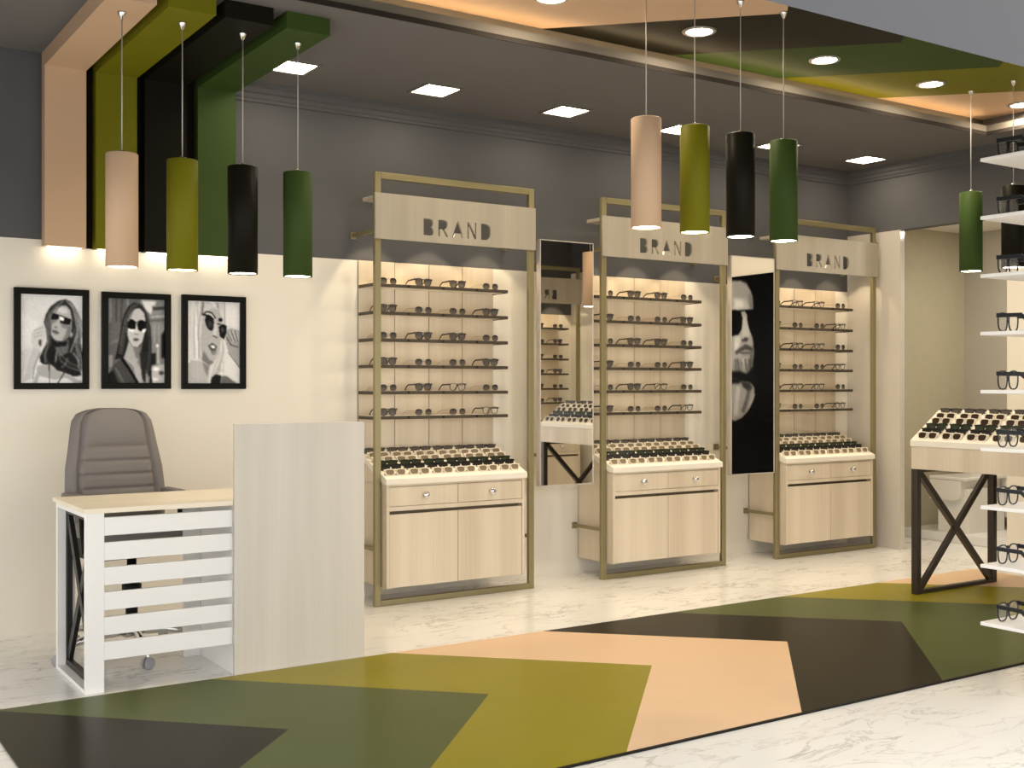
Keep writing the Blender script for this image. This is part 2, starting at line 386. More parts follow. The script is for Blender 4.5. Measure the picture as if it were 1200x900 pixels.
for (c, n), x in zip(names4, (3.357, 3.650, 3.943, 4.236)):
    pendant(c, x, 3.985, 2.475, 1.982, ZR, f'{n} cylinder pendant lamp in the row in front of the brand signs', 'pendants over the chevron runner')
for (c, n), y in zip(names4, (3.54, 3.83, 4.12, 4.41)):
    pendant(c, 6.35, y, 2.475, 1.982, ZR, f'{n} cylinder pendant lamp hanging above the display table', 'pendants above the display table')

# ------------------------------------------------------------------ ceiling lights
for i, x in enumerate((2.41, 3.293, 4.225, 5.165, 6.095, 7.03)):
    y = 5.785; a = 0.122; w = 0.02
    wh = ('beside the dark green beam', 'above the bay nearest the desk', 'above the gap before the middle bay', 'behind the peach pendant over the runner', 'behind the dark green pendant over the runner', 'in the far corner of the ceiling')[i]
    b = MB()
    b.box(-a, a, -a, -a+w, -0.006, 0, 'steel'); b.box(-a, a, a-w, a, -0.006, 0, 'steel'); b.box(-a, -a+w, -a+w, a-w, -0.006, 0, 'steel'); b.box(a-w, a, -a+w, a-w, -0.006, 0, 'steel')
    o = b.obj('square_downlight', None, (x, y, ZC-0.0005)); tag(o, 'square recessed ceiling light ' + wh, 'ceiling light', 'square ceiling lights along the back wall')
    b = MB(); b.box(-a+w, a-w, -a+w, a-w, -0.003, -0.001, 'e_square'); b.obj('diffuser', o)['label'] = 'glowing white panel'
for i, x in enumerate((3.16, 4.10, 5.05, 6.0, 6.94)):
    wh = ('in the peach band nearest the desk', 'in the black ceiling chevron', 'in the dark green ceiling chevron', 'in the olive ceiling chevron', 'in the peach band near the recess end')[i]
    b = MB(); b.lathe([(0.066, -0.004), (0.07, -0.009), (0.086, -0.006), (0.09, -0.0005), (0.066, -0.0005)], 'steel', 32)
    o = b.obj('round_downlight', None, (x, 4.442, ZR)); tag(o, 'round recessed ceiling light ' + wh, 'ceiling light', 'round lights in the ceiling recess')
    b = MB(); b.lathe([(0, -0.003), (0.066, -0.004)], 'e_round', 32); b.obj('diffuser', o)['label'] = 'glowing white disc'

# ------------------------------------------------------------------ glasses templates
def loop(w, h, zc, n=16, p=0.62, taper=0.10, xoff=0.0):
    out = []
    for i in range(n):
        t = 2*PI*i/n; c, s = math.cos(t), math.sin(t)
        x = 0.5*w*math.copysign(abs(c)**p, c); z = 0.5*h*math.copysign(abs(s)**p, s)
        x *= 1 + taper*z/(0.5*h)
        out.append((x + xoff, zc + z))
    return out
def rim(b, xoff, w, h, zc, th, dep, m, n=16, p=0.62, taper=0.1):
    o = loop(w, h, zc, n, p, taper, xoff); i = loop(w-2*th, h-2*th, zc, n, p, taper, xoff); k = b.mi(m)
    V = [[b.bm.verts.new((x, y, z)) for x, z in L] for L, y in ((o, 0), (i, 0), (i, dep), (o, dep))]
    for a in range(4):
        for j in range(n):
            f = b.bm.faces.new((V[a][j], V[a][(j+1) % n], V[(a+1) % 4][(j+1) % n], V[(a+1) % 4][j])); f.material_index = k
def lens_mesh(name, w, h, zc, m, n=16, p=0.62, taper=0.1, th=0.0015):
    b = MB(); b.prism(loop(w, h, zc, n, p, taper), 'y', 0, th, m); return b.mesh(name)

def make_kind(key, rim_m, lens_m, lw, lh, sep, th, fold, p=0.62, taper=0.10, arm=0.125, armr=0.0032, rimless=False):
    zc = lh/2
    b = MB(); half = sep/2
    if rimless:
        b.tube([(-half+lw*0.42, 0.001, zc+lh*0.22), (0, -0.001, zc+lh*0.34), (half-lw*0.42, 0.001, zc+lh*0.22)], 0.0011, rim_m, 5)
    else:
        for s in (-1, 1): rim(b, s*half, lw, lh, zc, th, 0.004, rim_m, 16, p, taper)
        b.tube([(-half+lw*.44, 0.002, zc+lh*.30), (0, 0.0015, zc+lh*.38), (half-lw*.44, 0.002, zc+lh*.30)], th*0.95, rim_m, 6)
        for s in (-1, 1): b.box(s*(half+lw*.53)-0.005, s*(half+lw*.53)+0.005, 0.0, 0.006, zc+lh*.22, zc+lh*.44, rim_m)
    fr = b.mesh('glasses_frame')
    ln = lens_mesh('lens', lw-2*th*0.8 if not rimless else lw, lh-2*th*0.8 if not rimless else lh, zc, lens_m, 16, p, taper)
    tm = []
    xe = half + lw*(.53); zt = zc + lh*(.22 if rimless else .32); ta = armr
    for s in (-1, 1):
        b = MB()
        if fold:
            y = 0.010 if s < 0 else 0.015
            b.bar((s*xe, y, zt), (-s*xe*0.75, y, zt-0.004), ta*3.0, ta*1.2, rim_m, (0, 1, 0))
            b.bar((-s*xe*0.75, y, zt-0.004), (-s*xe*0.95, y, zt-0.02), ta*2.6, ta*1.2, rim_m, (0, 1, 0))
        elif rimless:
            b.tube([(s*(half+lw*.44), 0.001, zt), (s*xe, 0.006, zt), (s*xe*1.02, arm*.7, zt), (s*xe, arm*.95, zt-0.010), (s*xe, arm*1.1, 0.001)], 0.0012, rim_m, 5)
        else:
            b.bar((s*xe, 0.004, zt), (s*xe*1.01, arm*.72, zt-0.002), ta*2.6, ta*1.1, rim_m, (1, 0, 0))
            b.bar((s*xe*1.01, arm*.70, zt-0.002), (s*xe, arm*.92, zt*0.55), ta*2.2, ta*1.1, rim_m, (1, 0, 0))
            b.bar((s*xe, arm*.91, zt*0.56), (s*xe, arm*1.04, 0.003), ta*2.0, ta*1.1, rim_m, (1, 0, 0))
        tm.append(b.mesh('temple'))
    return dict(frame=fr, lens=ln, temples=tm, half=half, rimless=rimless)

G = {
 'rimless': make_kind('rimless', 'steel', 'lens_grey', 0.051, 0.039, 0.071, 0.001, False, p=0.80, taper=0.0, rimless=True),
 'dark':    make_kind('dark', 'rim_brown', 'lens_dark', 0.051, 0.047, 0.060, 0.003, False, p=0.74, taper=0.17),
 'clear':   make_kind('clear', 'rim_brown', 'lens_clear', 0.051, 0.047, 0.060, 0.003, False, p=0.74, taper=0.17),
 't_black': make_kind('t_black', 'rim_black', 'lens_jet', 0.062, 0.043, 0.072, 0.0055, True),
 't_brown': make_kind('t_brown', 'rim_brown', 'lens_dark', 0.062, 0.040, 0.072, 0.005, True),
 't_green': make_kind('t_green', 'rim_green', 'lens_green', 0.062, 0.043, 0.072, 0.0055, True),
 't_cream': make_kind('t_cream', 'rim_cream', 'lens_brown', 0.062, 0.043, 0.072, 0.0052, True),
 't_creamd': make_kind('t_creamd', 'rim_cream', 'lens_deep', 0.062, 0.048, 0.072, 0.0055, True),
 'tower':   make_kind('tower', 'rim_slate', 'lens_clear', 0.066, 0.078, 0.072, 0.0046, False, p=0.72, taper=0.08, arm=0.15, armr=0.0062),
}
def glasses(kind, loc, rot, name, label, cat, group, s=1.0):
    g = G[kind]
    o = put(name, g['frame'], None, loc, rot); o.scale = (s, s, s); tag(o, label, cat, group)
    for sd in (-1, 1):
        l = put('lens', g['lens'], o, (sd*g['half'], 0.0015, 0))
        if g['rimless']: l.rotation_euler = (0, 0, 0.12*sd)
    for t in g['temples']: put('temple', t, o)
    return o
ORD = ['first', 'second', 'third', 'fourth', 'fifth', 'sixth', 'seventh', 'eighth', 'ninth']

# ------------------------------------------------------------------ stencil sign
LET = {  # letter polygons on a unit-height cell, (x, z)
 'B': [[(0, 0), (.40, 0), (.52, .06), (.56, .16), (.56, .30), (.52, .42), (.43, .50), (.50, .58), (.53, .68), (.53, .82), (.49, .93), (.38, 1), (0, 1)]],
 'R': [[(0, 0), (.10, 0), (.10, .44), (.22, .44), (.44, 0), (.555, 0), (.36, .44), (.46, .50), (.52, .62), (.52, .84), (.46, .95), (.35, 1), (0, 1)]],
 'A': [[(-.02, 0), (.085, 0), (.17, .26), (.455, .26), (.54, 0), (.65, 0), (.34, 1), (.29, 1)]],
 'N': [[(0, 0), (.085, 0), (.085, .74), (.42, 0), (.52, 0), (.52, 1), (.435, 1), (.435, .30), (.10, 1), (0, 1)]],
 'D': [[(0, 0), (.30, 0), (.44, .06), (.54, .20), (.57, .40), (.57, .62), (.54, .80), (.44, .94), (.30, 1), (0, 1)]],
}
def sign_mesh():
    w, z0, z1 = 1.107, 2.115, 2.378
    cu = D.curves.new('sign_outline', 'CURVE'); cu.dimensions = '2D'; cu.fill_mode = 'BOTH'; cu.extrude = 0.0075
    def add(pts):
        sp = cu.splines.new('POLY'); sp.points.add(len(pts)-1)
        for p, (x, y) in zip(sp.points, pts): p.co = (x, y, 0, 1)
        sp.use_cyclic_u = True
    add([(-0.006, z0), (w, z0), (w, z1), (-0.006, z1)])
    adv = {'B': .82, 'R': .80, 'A': .86, 'N': .80, 'D': .60}
    hgt = 0.099; x = 0.308; k = 0.47/(sum(adv.values())*hgt)
    for ch in 'BRAND':
        for poly in LET[ch]:
            add([(x + px*hgt*k*1.0, 2.1545 + pz*hgt) for px, pz in poly])
        x += adv[ch]*hgt*k
    tmp = D.objects.new('tmp', cu); COL.objects.link(tmp)
    dg = bpy.context.evaluated_depsgraph_get(); dg.update()
    me = D.meshes.new_from_object(tmp.evaluated_get(dg))
    D.objects.remove(tmp); D.curves.remove(cu)
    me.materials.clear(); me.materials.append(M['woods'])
    me.transform(Matrix.Rotation(PI/2, 4, 'X'))      # (x, y, 0) -> (x, 0, y)
    me.name = 'brand_sign'
    return me
SIGN = sign_mesh()

# ------------------------------------------------------------------ display bays
SH_Z = [1.872, 1.708, 1.549, 1.393, 1.238, 1.090]
def bay(origin, rz, nm, where, lights=True, full=True, desk_end='desk'):
    """local frame: x along the wall (0 = post seen at the left), y = 0 at the wall, -y into the room"""
    Mx = Matrix.Translation(origin) @ Matrix.Rotation(rz, 4, 'Z')
    def W(x, y, z): return Mx @ Vector((x, y, z))
    def place(o): o.location = Mx.translation; o.rotation_euler = (0, 0, rz); return o
    yf = YF - YW        # -0.33
    # back panel of four boards
    b = MB()
    xs = [0.048, 0.292, 0.531, 0.772, 1.006]
    for a, c in zip(xs[:-1], xs[1:]): b.box(a+0.0022, c-0.0022, -0.014, -0.004, 0.6, ZB-0.001, 'wood', 0.0008)
    b.box(0.048, 1.006, -0.004, -0.0005, 0.6, ZB-0.001, 'seam')
    o = place(b.obj('wall_panel')); tag(o, f'vertical-board ash back panel behind the shelves of {where}', 'wall panel', 'ash back panels of the display bays')
    # brass frame
    f = place(put('metal_frame', None)); tag(f, f'tall rectangular brass frame standing around {where}', 'metal frame', 'brass frames of the display bays')
    t = 0.038; w = 1.107
    for x in (0, w-t): b = MB(); b.box(x, x+t, yf, yf+t*.75, 0.0005, 2.5, 'brass', 0.002); b.obj('post', f)
    b = MB(); b.box(t, w-t, yf, yf+t*.75, 2.5-t, 2.5, 'brass', 0.002); b.obj('top_rail', f)
    b = MB(); b.box(t, w-t, yf, yf+t*.75, 0.0005, 0.035, 'brass', 0.002); b.obj('bottom_rail', f)
    for x in (0.006, w-0.006-0.02):
        for z in (2.165, 0.326):
            b = MB(); b.box(x-0.008, x+0.028, -0.014, -0.0005, z-0.02, z+0.02, 'brass', 0.002); b.box(x, x+0.02, yf+t*.75, -0.014, z-0.01, z+0.01, 'brass'); b.obj('wall_bracket', f)
    # sign with canopy
    s = place(put('brand_sign', None)); tag(s, f'pale wooden sign with cut-out BRAND lettering on {where}', 'sign', 'BRAND signs on the display bays')
    o = put('sign_board', SIGN, s, (0, yf-0.0085, 0))
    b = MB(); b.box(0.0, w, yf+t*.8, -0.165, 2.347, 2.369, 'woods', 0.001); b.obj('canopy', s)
    for x in (0.13, 0.53, 0.93):
        b = MB(); b.lathe([(0.02, 2.347), (0.026, 2.342), (0.03, 2.3465)], 'steel', 16, loc=(x, -0.20, 0)); d = b.obj('downlight', s); d['label'] = 'small round steel downlight'
        b = MB(); b.lathe([(0, 2.3445), (0.02, 2.3445)], 'e_puck', 16, loc=(x, -0.20, 0)); b.obj('bulb', d)
        if lights:
            L = D.lights.new('shelf_spot', 'SPOT'); L.energy = SPOT_W; L.color = (1.0, 0.80, 0.54); L.spot_size = math.radians(84); L.spot_blend = 0.25; L.shadow_soft_size = 0.012
            q = D.objects.new('shelf_spot', L); COL.objects.link(q); q.parent = s; q.location = (x, -0.20, 2.335)
    # shelves
    for k, z in enumerate(SH_Z):
        b = MB()
        b.box(0.050, 1.000, -0.186, -0.0145, z-0.0145, z-0.0003, 'tray')
        o = place(b.obj('display_shelf')); tag(o, f'white shelf with dark metal edge, {ORD[k]} from the top in {where}', 'shelf', f'shelves of {where}')
        b = MB(); b.box(0.048, 1.002, -0.19, -0.186, z-0.0195, z, 'shelf_edge'); b.box(0.048, 0.050, -0.186, -0.0145, z-0.0195, z, 'shelf_edge'); b.box(1.0, 1.002, -0.186, -0.0145, z-0.0195, z, 'shelf_edge')
        b.obj('edge_trim', o)['label'] = 'dark brown metal edge'
        b = MB(); b.box(0.056, 0.994, -0.1855, -0.176, z-0.0165, z-0.0147, 'e_shelf'); b.obj('light_strip', o)['label'] = 'thin glowing strip under the edge'
        for x in (0.292, 0.531, 0.772):
            b = MB(); b.box(x-0.006, x+0.006, -0.1925, -0.19, z-0.016, z-0.001, 'bplastic'); b.obj('clip', o)['label'] = 'small black clip'
        for j, x in enumerate((0.17, 0.41, 0.65, 0.89)):
            odd = (k % 2 == 0)
            A = (j in (0, 3)) if odd else (j in (1, 2))
            if where == BAYS[3] and j > 1: continue
            kind = 'rimless' if A else DARK[(k*4+j) % len(DARK)] if where != BAYS[2] else ('rimless' if A else 'clear')
            word = {'rimless': 'rimless grey-lensed sunglasses', 'dark': 'dark-lensed full-rim sunglasses', 'clear': 'clear-lensed dark-rimmed glasses'}[kind]
            p = W(x, -0.165 if A else -0.16, z+0.0004)
            glasses(kind, p, (0, 0, rz + (0.10 if A else 0.0)), 'sunglasses' if kind != 'clear' else 'eyeglasses',
                    f'{word}, {ORD[j]} from {desk_end} end, {ORD[k]} shelf down, {where}', 'glasses', f'glasses on the shelves of {where}')
    # cabinet
    c = place(put('drawer_cabinet', None)); tag(c, f'pale ash two-drawer two-door cabinet of {where}', 'cabinet', 'ash cabinets of the display bays')
    x0, x1, yc = 0.044, 0.995, -0.388
    b = MB()
    b.box(x0, x0+0.018, yc, -0.015, 0.107, 0.702, 'wood'); b.box(x1-0.018, x1, yc, -0.015, 0.107, 0.702, 'wood')
    b.prism([(yc, 0.70), (-0.015, 0.70), (-0.015, 0.858)], 'x', x0, x0+0.018, 'wood'); b.prism([(yc, 0.70), (-0.015, 0.70), (-0.015, 0.858)], 'x', x1-0.018, x1, 'wood')
    b.box(x0+0.018, x1-0.018, yc+0.03, -0.015, 0.107, 0.125, 'wood'); b.box(x0+0.018, x1-0.018, yc, -0.015, 0.55, 0.575, 'wood'); b.box(x0+0.018, x1-0.018, yc+0.004, -0.015, 0.690, 0.702, 'wood')
    b.box(x0+0.018, x1-0.018, yc+0.045, yc+0.05, 0.125, 0.55, 'seam'); b.box(x0+0.018, x1-0.018, -0.03, -0.015, 0.125, 0.70, 'wood')
    b.obj('carcass', c)
    xm = (x0+x1)/2
    for a, e in ((x0+0.020, xm-0.0015), (xm+0.0015, x1-0.020)):
        b = MB(); b.box(a, e, yc+0.002, yc+0.02, 0.110, 0.530, 'wood', 0.001); b.obj('door', c)
        b = MB(); b.box(a, e, yc+0.002, yc+0.02, 0.577, 0.688, 'wood', 0.001); d = b.obj('drawer', c)
        b = MB(); b.lathe([(0.0, 0.0), (0.009, 0.0), (0.008, 0.012), (0.013, 0.018), (0.020, 0.023), (0.021, 0.031), (0.015, 0.038), (0, 0.040)], 'chrome', 18, loc=((a+e)/2, yc+0.002, 0.634), rot=Matrix.Rotation(PI/2, 3, 'X'))
        b.obj('knob', d)['label'] = 'round chrome knob'
    # tray
    ya, za, yb, zb = yc-0.012, 0.735, -0.022, 0.888
    b = MB(); b.prism([(ya, 0.703), (ya, za), (yb, zb), (yb, zb-0.028), (yc+0.02, 0.703)], 'x', x0-0.008, x1+0.012, 'tray'); b.obj('sloped_tray', c)['label'] = 'sloping cream tray'
    # glasses on the tray
    rows = [('t_brown', .335), ('t_cream', .272), ('t_cream', .212), ('t_green', .155), ('t_black', .105), ('t_cream', .040)]
    sl = math.atan2(zb-za, yb-ya)
    desc = {'t_brown': 'brown-black sunglasses', 't_cream': 'cream-framed brown-lensed glasses', 't_green': 'green-black sunglasses', 't_black': 'thick black sunglasses'}
    for r, (kd, q) in enumerate(rows):
        for j in range(2 if where == BAYS[3] else 6):
            x = x0 + 0.075 + j*0.158
            y = ya + q*math.cos(sl); z = za + q*math.sin(sl)
            glasses(kd, W(x, y, z+0.0012), (-(0.35), 0, rz), 'sunglasses', f'{desc[kd]}, {ORD[j]} from {desk_end} end, {ORD[r]} tray row down, {where}', 'glasses', f'glasses on the tray of {where}')

DARK = ['dark', 'dark', 'dark', 'clear', 'dark']
SPOT_W = 5.0
BAYS = ['bay nearest the desk', 'middle bay', 'far-corner bay', 'bay seen only in mirror']
bay((2.978, YW, 0), 0, 'a', BAYS[0])
bay((4.622, YW, 0), 0, 'b', BAYS[1])
bay((6.225, YW, 0), 0, 'c', BAYS[2])
bay((7.262, Y1+0.005, 0), PI, 'd', BAYS[3], desk_end='washroom')

# ------------------------------------------------------------------ tall mirrors between the bays
def tall_mirror(x0, x1, y, rz, label):
    o = thing('wall_mirror', label, 'mirror', ((x0+x1)/2, y, 0), rz, 'tall mirrors between the display bays')
    h = (x1-x0)/2
    b = MB(); b.box(-h, h, 0.002, 0.04, 0.634, 2.192, 'mirror_edge', 0.002); b.box(-h, -h+0.006, -0.002, 0.002, 0.634, 2.192, 'mirror_edge'); b.box(h-0.006, h, -0.002, 0.002, 0.634, 2.192, 'mirror_edge')
    b.box(-h, h, -0.002, 0.002, 2.186, 2.192, 'mirror_edge'); b.box(-h, h, -0.002, 0.002, 0.634, 0.640, 'mirror_edge'); b.obj('backing', o)
    b = MB(); b.box(-h+0.006, h-0.006, -0.0005, 0.002, 0.640, 2.186, 'mirror'); b.obj('glass', o)['label'] = 'silvered mirror glass'
    for z in (2.055, 0.815):
        b = MB(); b.box(-h+0.02, h-0.02, 0.04, 0.055, z-0.012, z+0.012, 'brass')
        b.box(-h+0.14, -h+0.16, 0.055, YW-y-0.012, z-0.01, z+0.01, 'brass'); b.box(-h+0.128, -h+0.172, YW-y-0.012, YW-y-0.003, z-0.022, z+0.022, 'brass')
        b.obj('wall_bracket', o)['label'] = 'brass wall bracket'
tall_mirror(4.130, 4.553, 5.932, 0.0, 'tall narrow mirror between the bay nearest the desk and the middle bay')
MIR2 = -0.024
tall_mirror(5.782, 6.204, 5.932, MIR2, 'tall narrow mirror reflecting the man poster, beside the far-corner bay')

# ------------------------------------------------------------------ display table
t = thing('display_table', 'wooden display table with sloping tray and crossed dark metal legs', 'table', (6.27, 3.97, 0))
hx, hy = 0.403, 0.515
b = MB(); b.box(-hx, hx, -hy, hy, 0.766, 0.903, 'wood', 0.001); b.obj('table_box', t)
b = MB(); b.prism([(-hx-0.004, 0.9035), (hx+0.004, 0.9035), (hx+0.004, 0.938), (0.135, 1.116), (-0.135, 1.116), (-hx-0.004, 0.938)], 'y', -hy-0.004, hy+0.004, 'tray'); b.obj('sloped_tray', t)['label'] = 'cream sloping tray'
for sy in (-1, 1):
    y = sy*(hy-0.02)
    b = MB(); q = 0.022
    zz = 0.0075
    b.box(-hx, -hx+2*q, y-0.02, y+0.02, zz, 0.766, 'bronze', 0.002); b.box(hx-2*q, hx, y-0.02, y+0.02, zz, 0.766, 'bronze', 0.002)
    b.box(-hx+2*q, hx-2*q, y-0.02, y+0.02, zz, 0.03, 'bronze', 0.002); b.box(-hx+2*q, hx-2*q, y-0.02, y+0.02, 0.744, 0.766, 'bronze', 0.002)
    lg = b.obj('leg_frame', t); lg['label'] = 'dark bronze leg frame'
    b = MB(); b.bar((-hx+0.05, y, 0.74), (hx-0.05, y, 0.035), 0.036, 0.03, 'bronze'); b.bar((hx-0.05, y-0.001, 0.74), (-hx+0.05, y-0.001, 0.035), 0.036, 0.026, 'bronze'); b.obj('cross_brace', lg)
sl = math.atan2(1.116-0.938, hx+0.004-0.135)
trow = [('t_creamd', .018), ('t_black', .068), ('t_green', .118), ('t_creamd', .172), ('t_creamd', .225), ('t_brown', .285)]
desc = {'t_creamd': 'cream-framed dark-lensed glasses', 't_black': 'thick black sunglasses', 't_green': 'green-black sunglasses', 't_brown': 'brown-black sunglasses'}
for r, (kd, q) in enumerate(trow):
    for j in range(6):
        y = 3.97 + hy - 0.10 - j*0.166
        x = 6.27 - hx - 0.004 + q*math.cos(sl); z = 0.938 + q*math.sin(sl)
        o = glasses(kd, (x, y, z+0.0012), (0, 0, 0), 'sunglasses', f'{desc[kd]}, {ORD[j]} from the far end, {ORD[r]} row up on the display table', 'glasses', 'glasses on the display table tray')
        o.rotation_euler = Euler((-0.35, 0, -PI/2), 'XYZ')

# ------------------------------------------------------------------ white shelf tower at the shop front
TX, TY = 4.10, 2.806
tw = thing('shelf_tower', 'white open shelf tower of thin shelves on steel poles by the shop front', 'shelf tower', (TX, TY, 0))
b = MB(); b.box(0.30, 0.70, -0.33, -0.03, 0.0005, 0.02, 'white', 0.003); b.obj('base_plate', tw)
for x in (0.40, 0.62):
    b = MB(); b.lathe([(0.0, 0.02), (0.014, 0.02), (0.014, 2.2), (0, 2.2)], 'chrome', 16, loc=(x, -0.18, 0)); b.obj('pole', tw)['label'] = 'round steel pole'
SV = [187.5, 255.5, 323.5, 391, 459, 526.5, 594.5, 663, 730.5]
dt = 4.6
for k, v in enumerate(SV):
    z = H_CAM - (v-450)*dt/1347
    b = MB(); b.box(0, 0.95, -0.36, 0, z-0.007, z+0.007, 'white', 0.0015); b.obj('shelf', tw)
    glasses('tower', (TX+0.108, TY-0.05, z+0.0075), (0, 0, PI), 'eyeglasses', f'thick black clear-lensed glasses on the {ORD[k]} shelf down of the white tower', 'glasses', 'glasses on the white shelf tower')

# ------------------------------------------------------------------ reception desk
d = thing('reception_desk', 'white slatted reception desk with maple top and tall ash end cabinet', 'desk', (1.139, 4.9, 0))
b = MB(); b.box(-0.004, 1.252, 0.0, 0.60, 0.746, 0.766, 'woodtop', 0.002); b.box(-0.004, 0.624, -0.006, 0.0, 0.746, 0.766, 'woodtop'); b.obj('worktop', d)['label'] = 'pale maple worktop'
b = MB(); b.box(0, 0.076, 0, 0.022, 0.0005, 0.746, 'white', 0.0015); b.obj('front_post', d)
b = MB(); b.box(0, 0.076, 0.52, 0.545, 0.0005, 0.746, 'white', 0.0015); b.obj('rear_post', d)
for z in (0.0005, 0.728): b = MB(); b.box(0, 0.076, 0.022, 0.52, z, z+0.018, 'white', 0.001); b.obj('end_rail', d)
b = MB(); x = 0.048
b.box(x-0.012, x+0.012, 0.024, 0.050, 0.021, 0.727, 'blackm'); b.box(x-0.012, x+0.012, 0.492, 0.518, 0.021, 0.727, 'blackm'); b.box(x-0.012, x+0.012, 0.05, 0.492, 0.021, 0.047, 'blackm'); b.box(x-0.012, x+0.012, 0.05, 0.492, 0.701, 0.727, 'blackm')
b.bar((x, 0.05, 0.06), (x, 0.492, 0.69), 0.042, 0.02, 'blackm', (1, 0, 0)); b.bar((x+0.001, 0.05, 0.69), (x+0.001, 0.492, 0.06), 0.042, 0.018, 'blackm', (1, 0, 0))
b.obj('cross_frame', d)['label'] = 'black steel cross frame'
for k in range(6):
    z1 = 0.7265 - 0.1032*k
    b = MB(); b.box(0.076, 0.626, 0.001, 0.019, z1-0.075, z1, 'white', 0.0015); b.obj('slat', d)
b = MB()
b.box(0.628, 0.646, 0.002, 0.59, 0.0005, 0.745, 'white'); b.box(1.232, 1.25, 0.002, 0.59, 0.0005, 0.745, 'woodg'); b.box(0.646, 1.232, 0.57, 0.59, 0.0005, 0.745, 'woodg')
b.obj('pedestal_cabinet', d)
b = MB(); b.box(0.626, 1.254, -0.022, 0.0, 0.0005, 1.104, 'woodg', 0.001); b.obj('front_panel', d)['label'] = 'tall greyed ash front panel'
b = MB(); b.box(0.545, 0.626, 0.435, 0.455, 0.0005, 0.745, 'white', 0.001); b.obj('modesty_panel', d)['label'] = 'white rear panel'

# ------------------------------------------------------------------ office chair
ch = thing('office_chair', 'grey leather high-backed office chair with pleated back behind the desk', 'chair', (1.505, 5.56, 0), math.radians(5))
def backrest():
    def hw(z):
        pts = [(.52, .19), (.58, .225), (.66, .24), (.76, .245), (.87, .238), (.98, .218), (1.06, .205), (1.10, .196), (1.135, .172), (1.152, .13), (1.160, .07)]
        for (a, wa), (c, wc) in zip(pts[:-1], pts[1:]):
            if z <= c: return wa + (wc-wa)*(z-a)/(c-a)
        return pts[-1][1]
    def front(s, z):  # how far the front skin stands forward of the core
        e = 0.055*(1 - abs(s)**6)
        a = abs(s)
        gx = 0.76
        if a > gx: e += 0.016*math.sin(PI*min(1, (a-gx)/(1-gx)*0.9))
        else:
            if z > 0.975:
                e += 0.030*math.sin(PI*min(1.0, (z-0.975)/0.20))**0.5 * (1-(a/gx)**4*0.5)
            else:
                ph = ((0.975-z) / 0.068) % 1.0
                e += 0.014*(1-abs(2*ph-1)**5)
        e -= 0.02*math.exp(-((a-gx)/0.03)**2)
        return max(e, 0.004)
    me_b = MB(); bm = me_b.bm; k = me_b.mi('upholstery'); NX, NZ = 44, 96
    zs = [.52 + (1.160-.52)*j/NZ for j in range(NZ+1)]
    def lean(z): return 0.20 + 0.16*(z-.5) + 0.10*max(0, z-0.95)**2
    F, Bk = [], []
    for z in zs:
        F.append([bm.verts.new((hw(z)*s, lean(z)-front(s, z)+0.03*s*s*0 - 0.03*abs(s)**3, z)) for s in [-1+2*i/NX for i in range(NX+1)]])
        Bk.append([bm.verts.new((hw(z)*s, lean(z)+0.06*(1-abs(s)**4) + 0.0 - 0.03*abs(s)**3+0.004, z)) for s in [-1+2*i/NX for i in range(NX+1)]])
    for A, sg in ((F, 1), (Bk, -1)):
        for j in range(NZ):
            for i in range(NX):
                f = bm.faces.new((A[j][i], A[j][i+1], A[j+1][i+1], A[j+1][i])); f.smooth = True; f.material_index = k
    for j in range(NZ):
        for i in (0, NX):
            f = bm.faces.new((F[j][i], F[j+1][i], Bk[j+1][i], Bk[j][i])); f.smooth = True
    for j in (0, NZ):
        for i in range(NX):
            f = bm.faces.new((F[j][i], F[j][i+1], Bk[j][i+1], Bk[j][i])); f.smooth = True
    return me_b
backrest().obj('backrest', ch)
b = MB(); b.box(-0.225, 0.225, -0.22, 0.20, 0.545, 0.625, 'upholstery', 0.035, 3); b.obj('seat', ch)
b = MB(); b.prism([(-0.215, 0.60), (-0.20, 0.50), (-0.09, 0.462), (0.10, 0.462), (0.19, 0.52), (0.19, 0.60)], 'x', -0.21, 0.21, 'bplastic'); b.obj('seat_shell', ch)['label'] = 'black curved seat shell'
for s in (-1, 1):
    b = MB(); b.tube([(s*0.19, -0.02, 0.49), (s*0.228, -0.02, 0.50), (s*0.236, -0.02, 0.60), (s*0.236, -0.01, 0.69), (s*0.236, 0.03, 0.72), (s*0.236, 0.14, 0.725), (s*0.225, 0.24, 0.70), (s*0.19, 0.25, 0.66)], 0.015, 'bplastic', 10)
    a = b.obj('armrest', ch); a['label'] = 'black looped armrest'
    b = MB(); b.box(s*0.24-0.03, s*0.24+0.03, -0.01, 0.20, 0.728, 0.765, 'upholstery', 0.013, 2); b.obj('arm_pad', a)
b = MB(); b.lathe([(0, 0.12), (0.028, 0.12), (0.028, 0.26), (0.034, 0.26), (0.034, 0.30), (0.022, 0.30), (0.022, 0.47), (0, 0.47)], 'bplastic', 20); b.lathe([(0.034, 0.30), (0.045, 0.305), (0.045, 0.33), (0.02, 0.335)], 'bplastic', 20); b.obj('gas_column', ch)['label'] = 'black gas column'
b = MB(); b.lathe([(0, 0.085), (0.045, 0.085), (0.045, 0.13), (0.03, 0.15), (0, 0.15)], 'chrome', 20)
angs = [math.radians(-90 - 9 + 72*i) for i in range(5)]
for a in angs:
    c, s = math.cos(a), math.sin(a)
    b.bm.verts.ensure_lookup_table()
    b.tube([(0.03*c, 0.03*s, 0.115), (0.17*c, 0.17*s, 0.112), (0.36*c, 0.36*s, 0.082)], [0.026, 0.022, 0.014], 'chrome', 8)
base = b.obj('star_base', ch); base['label'] = 'chrome five-star base'
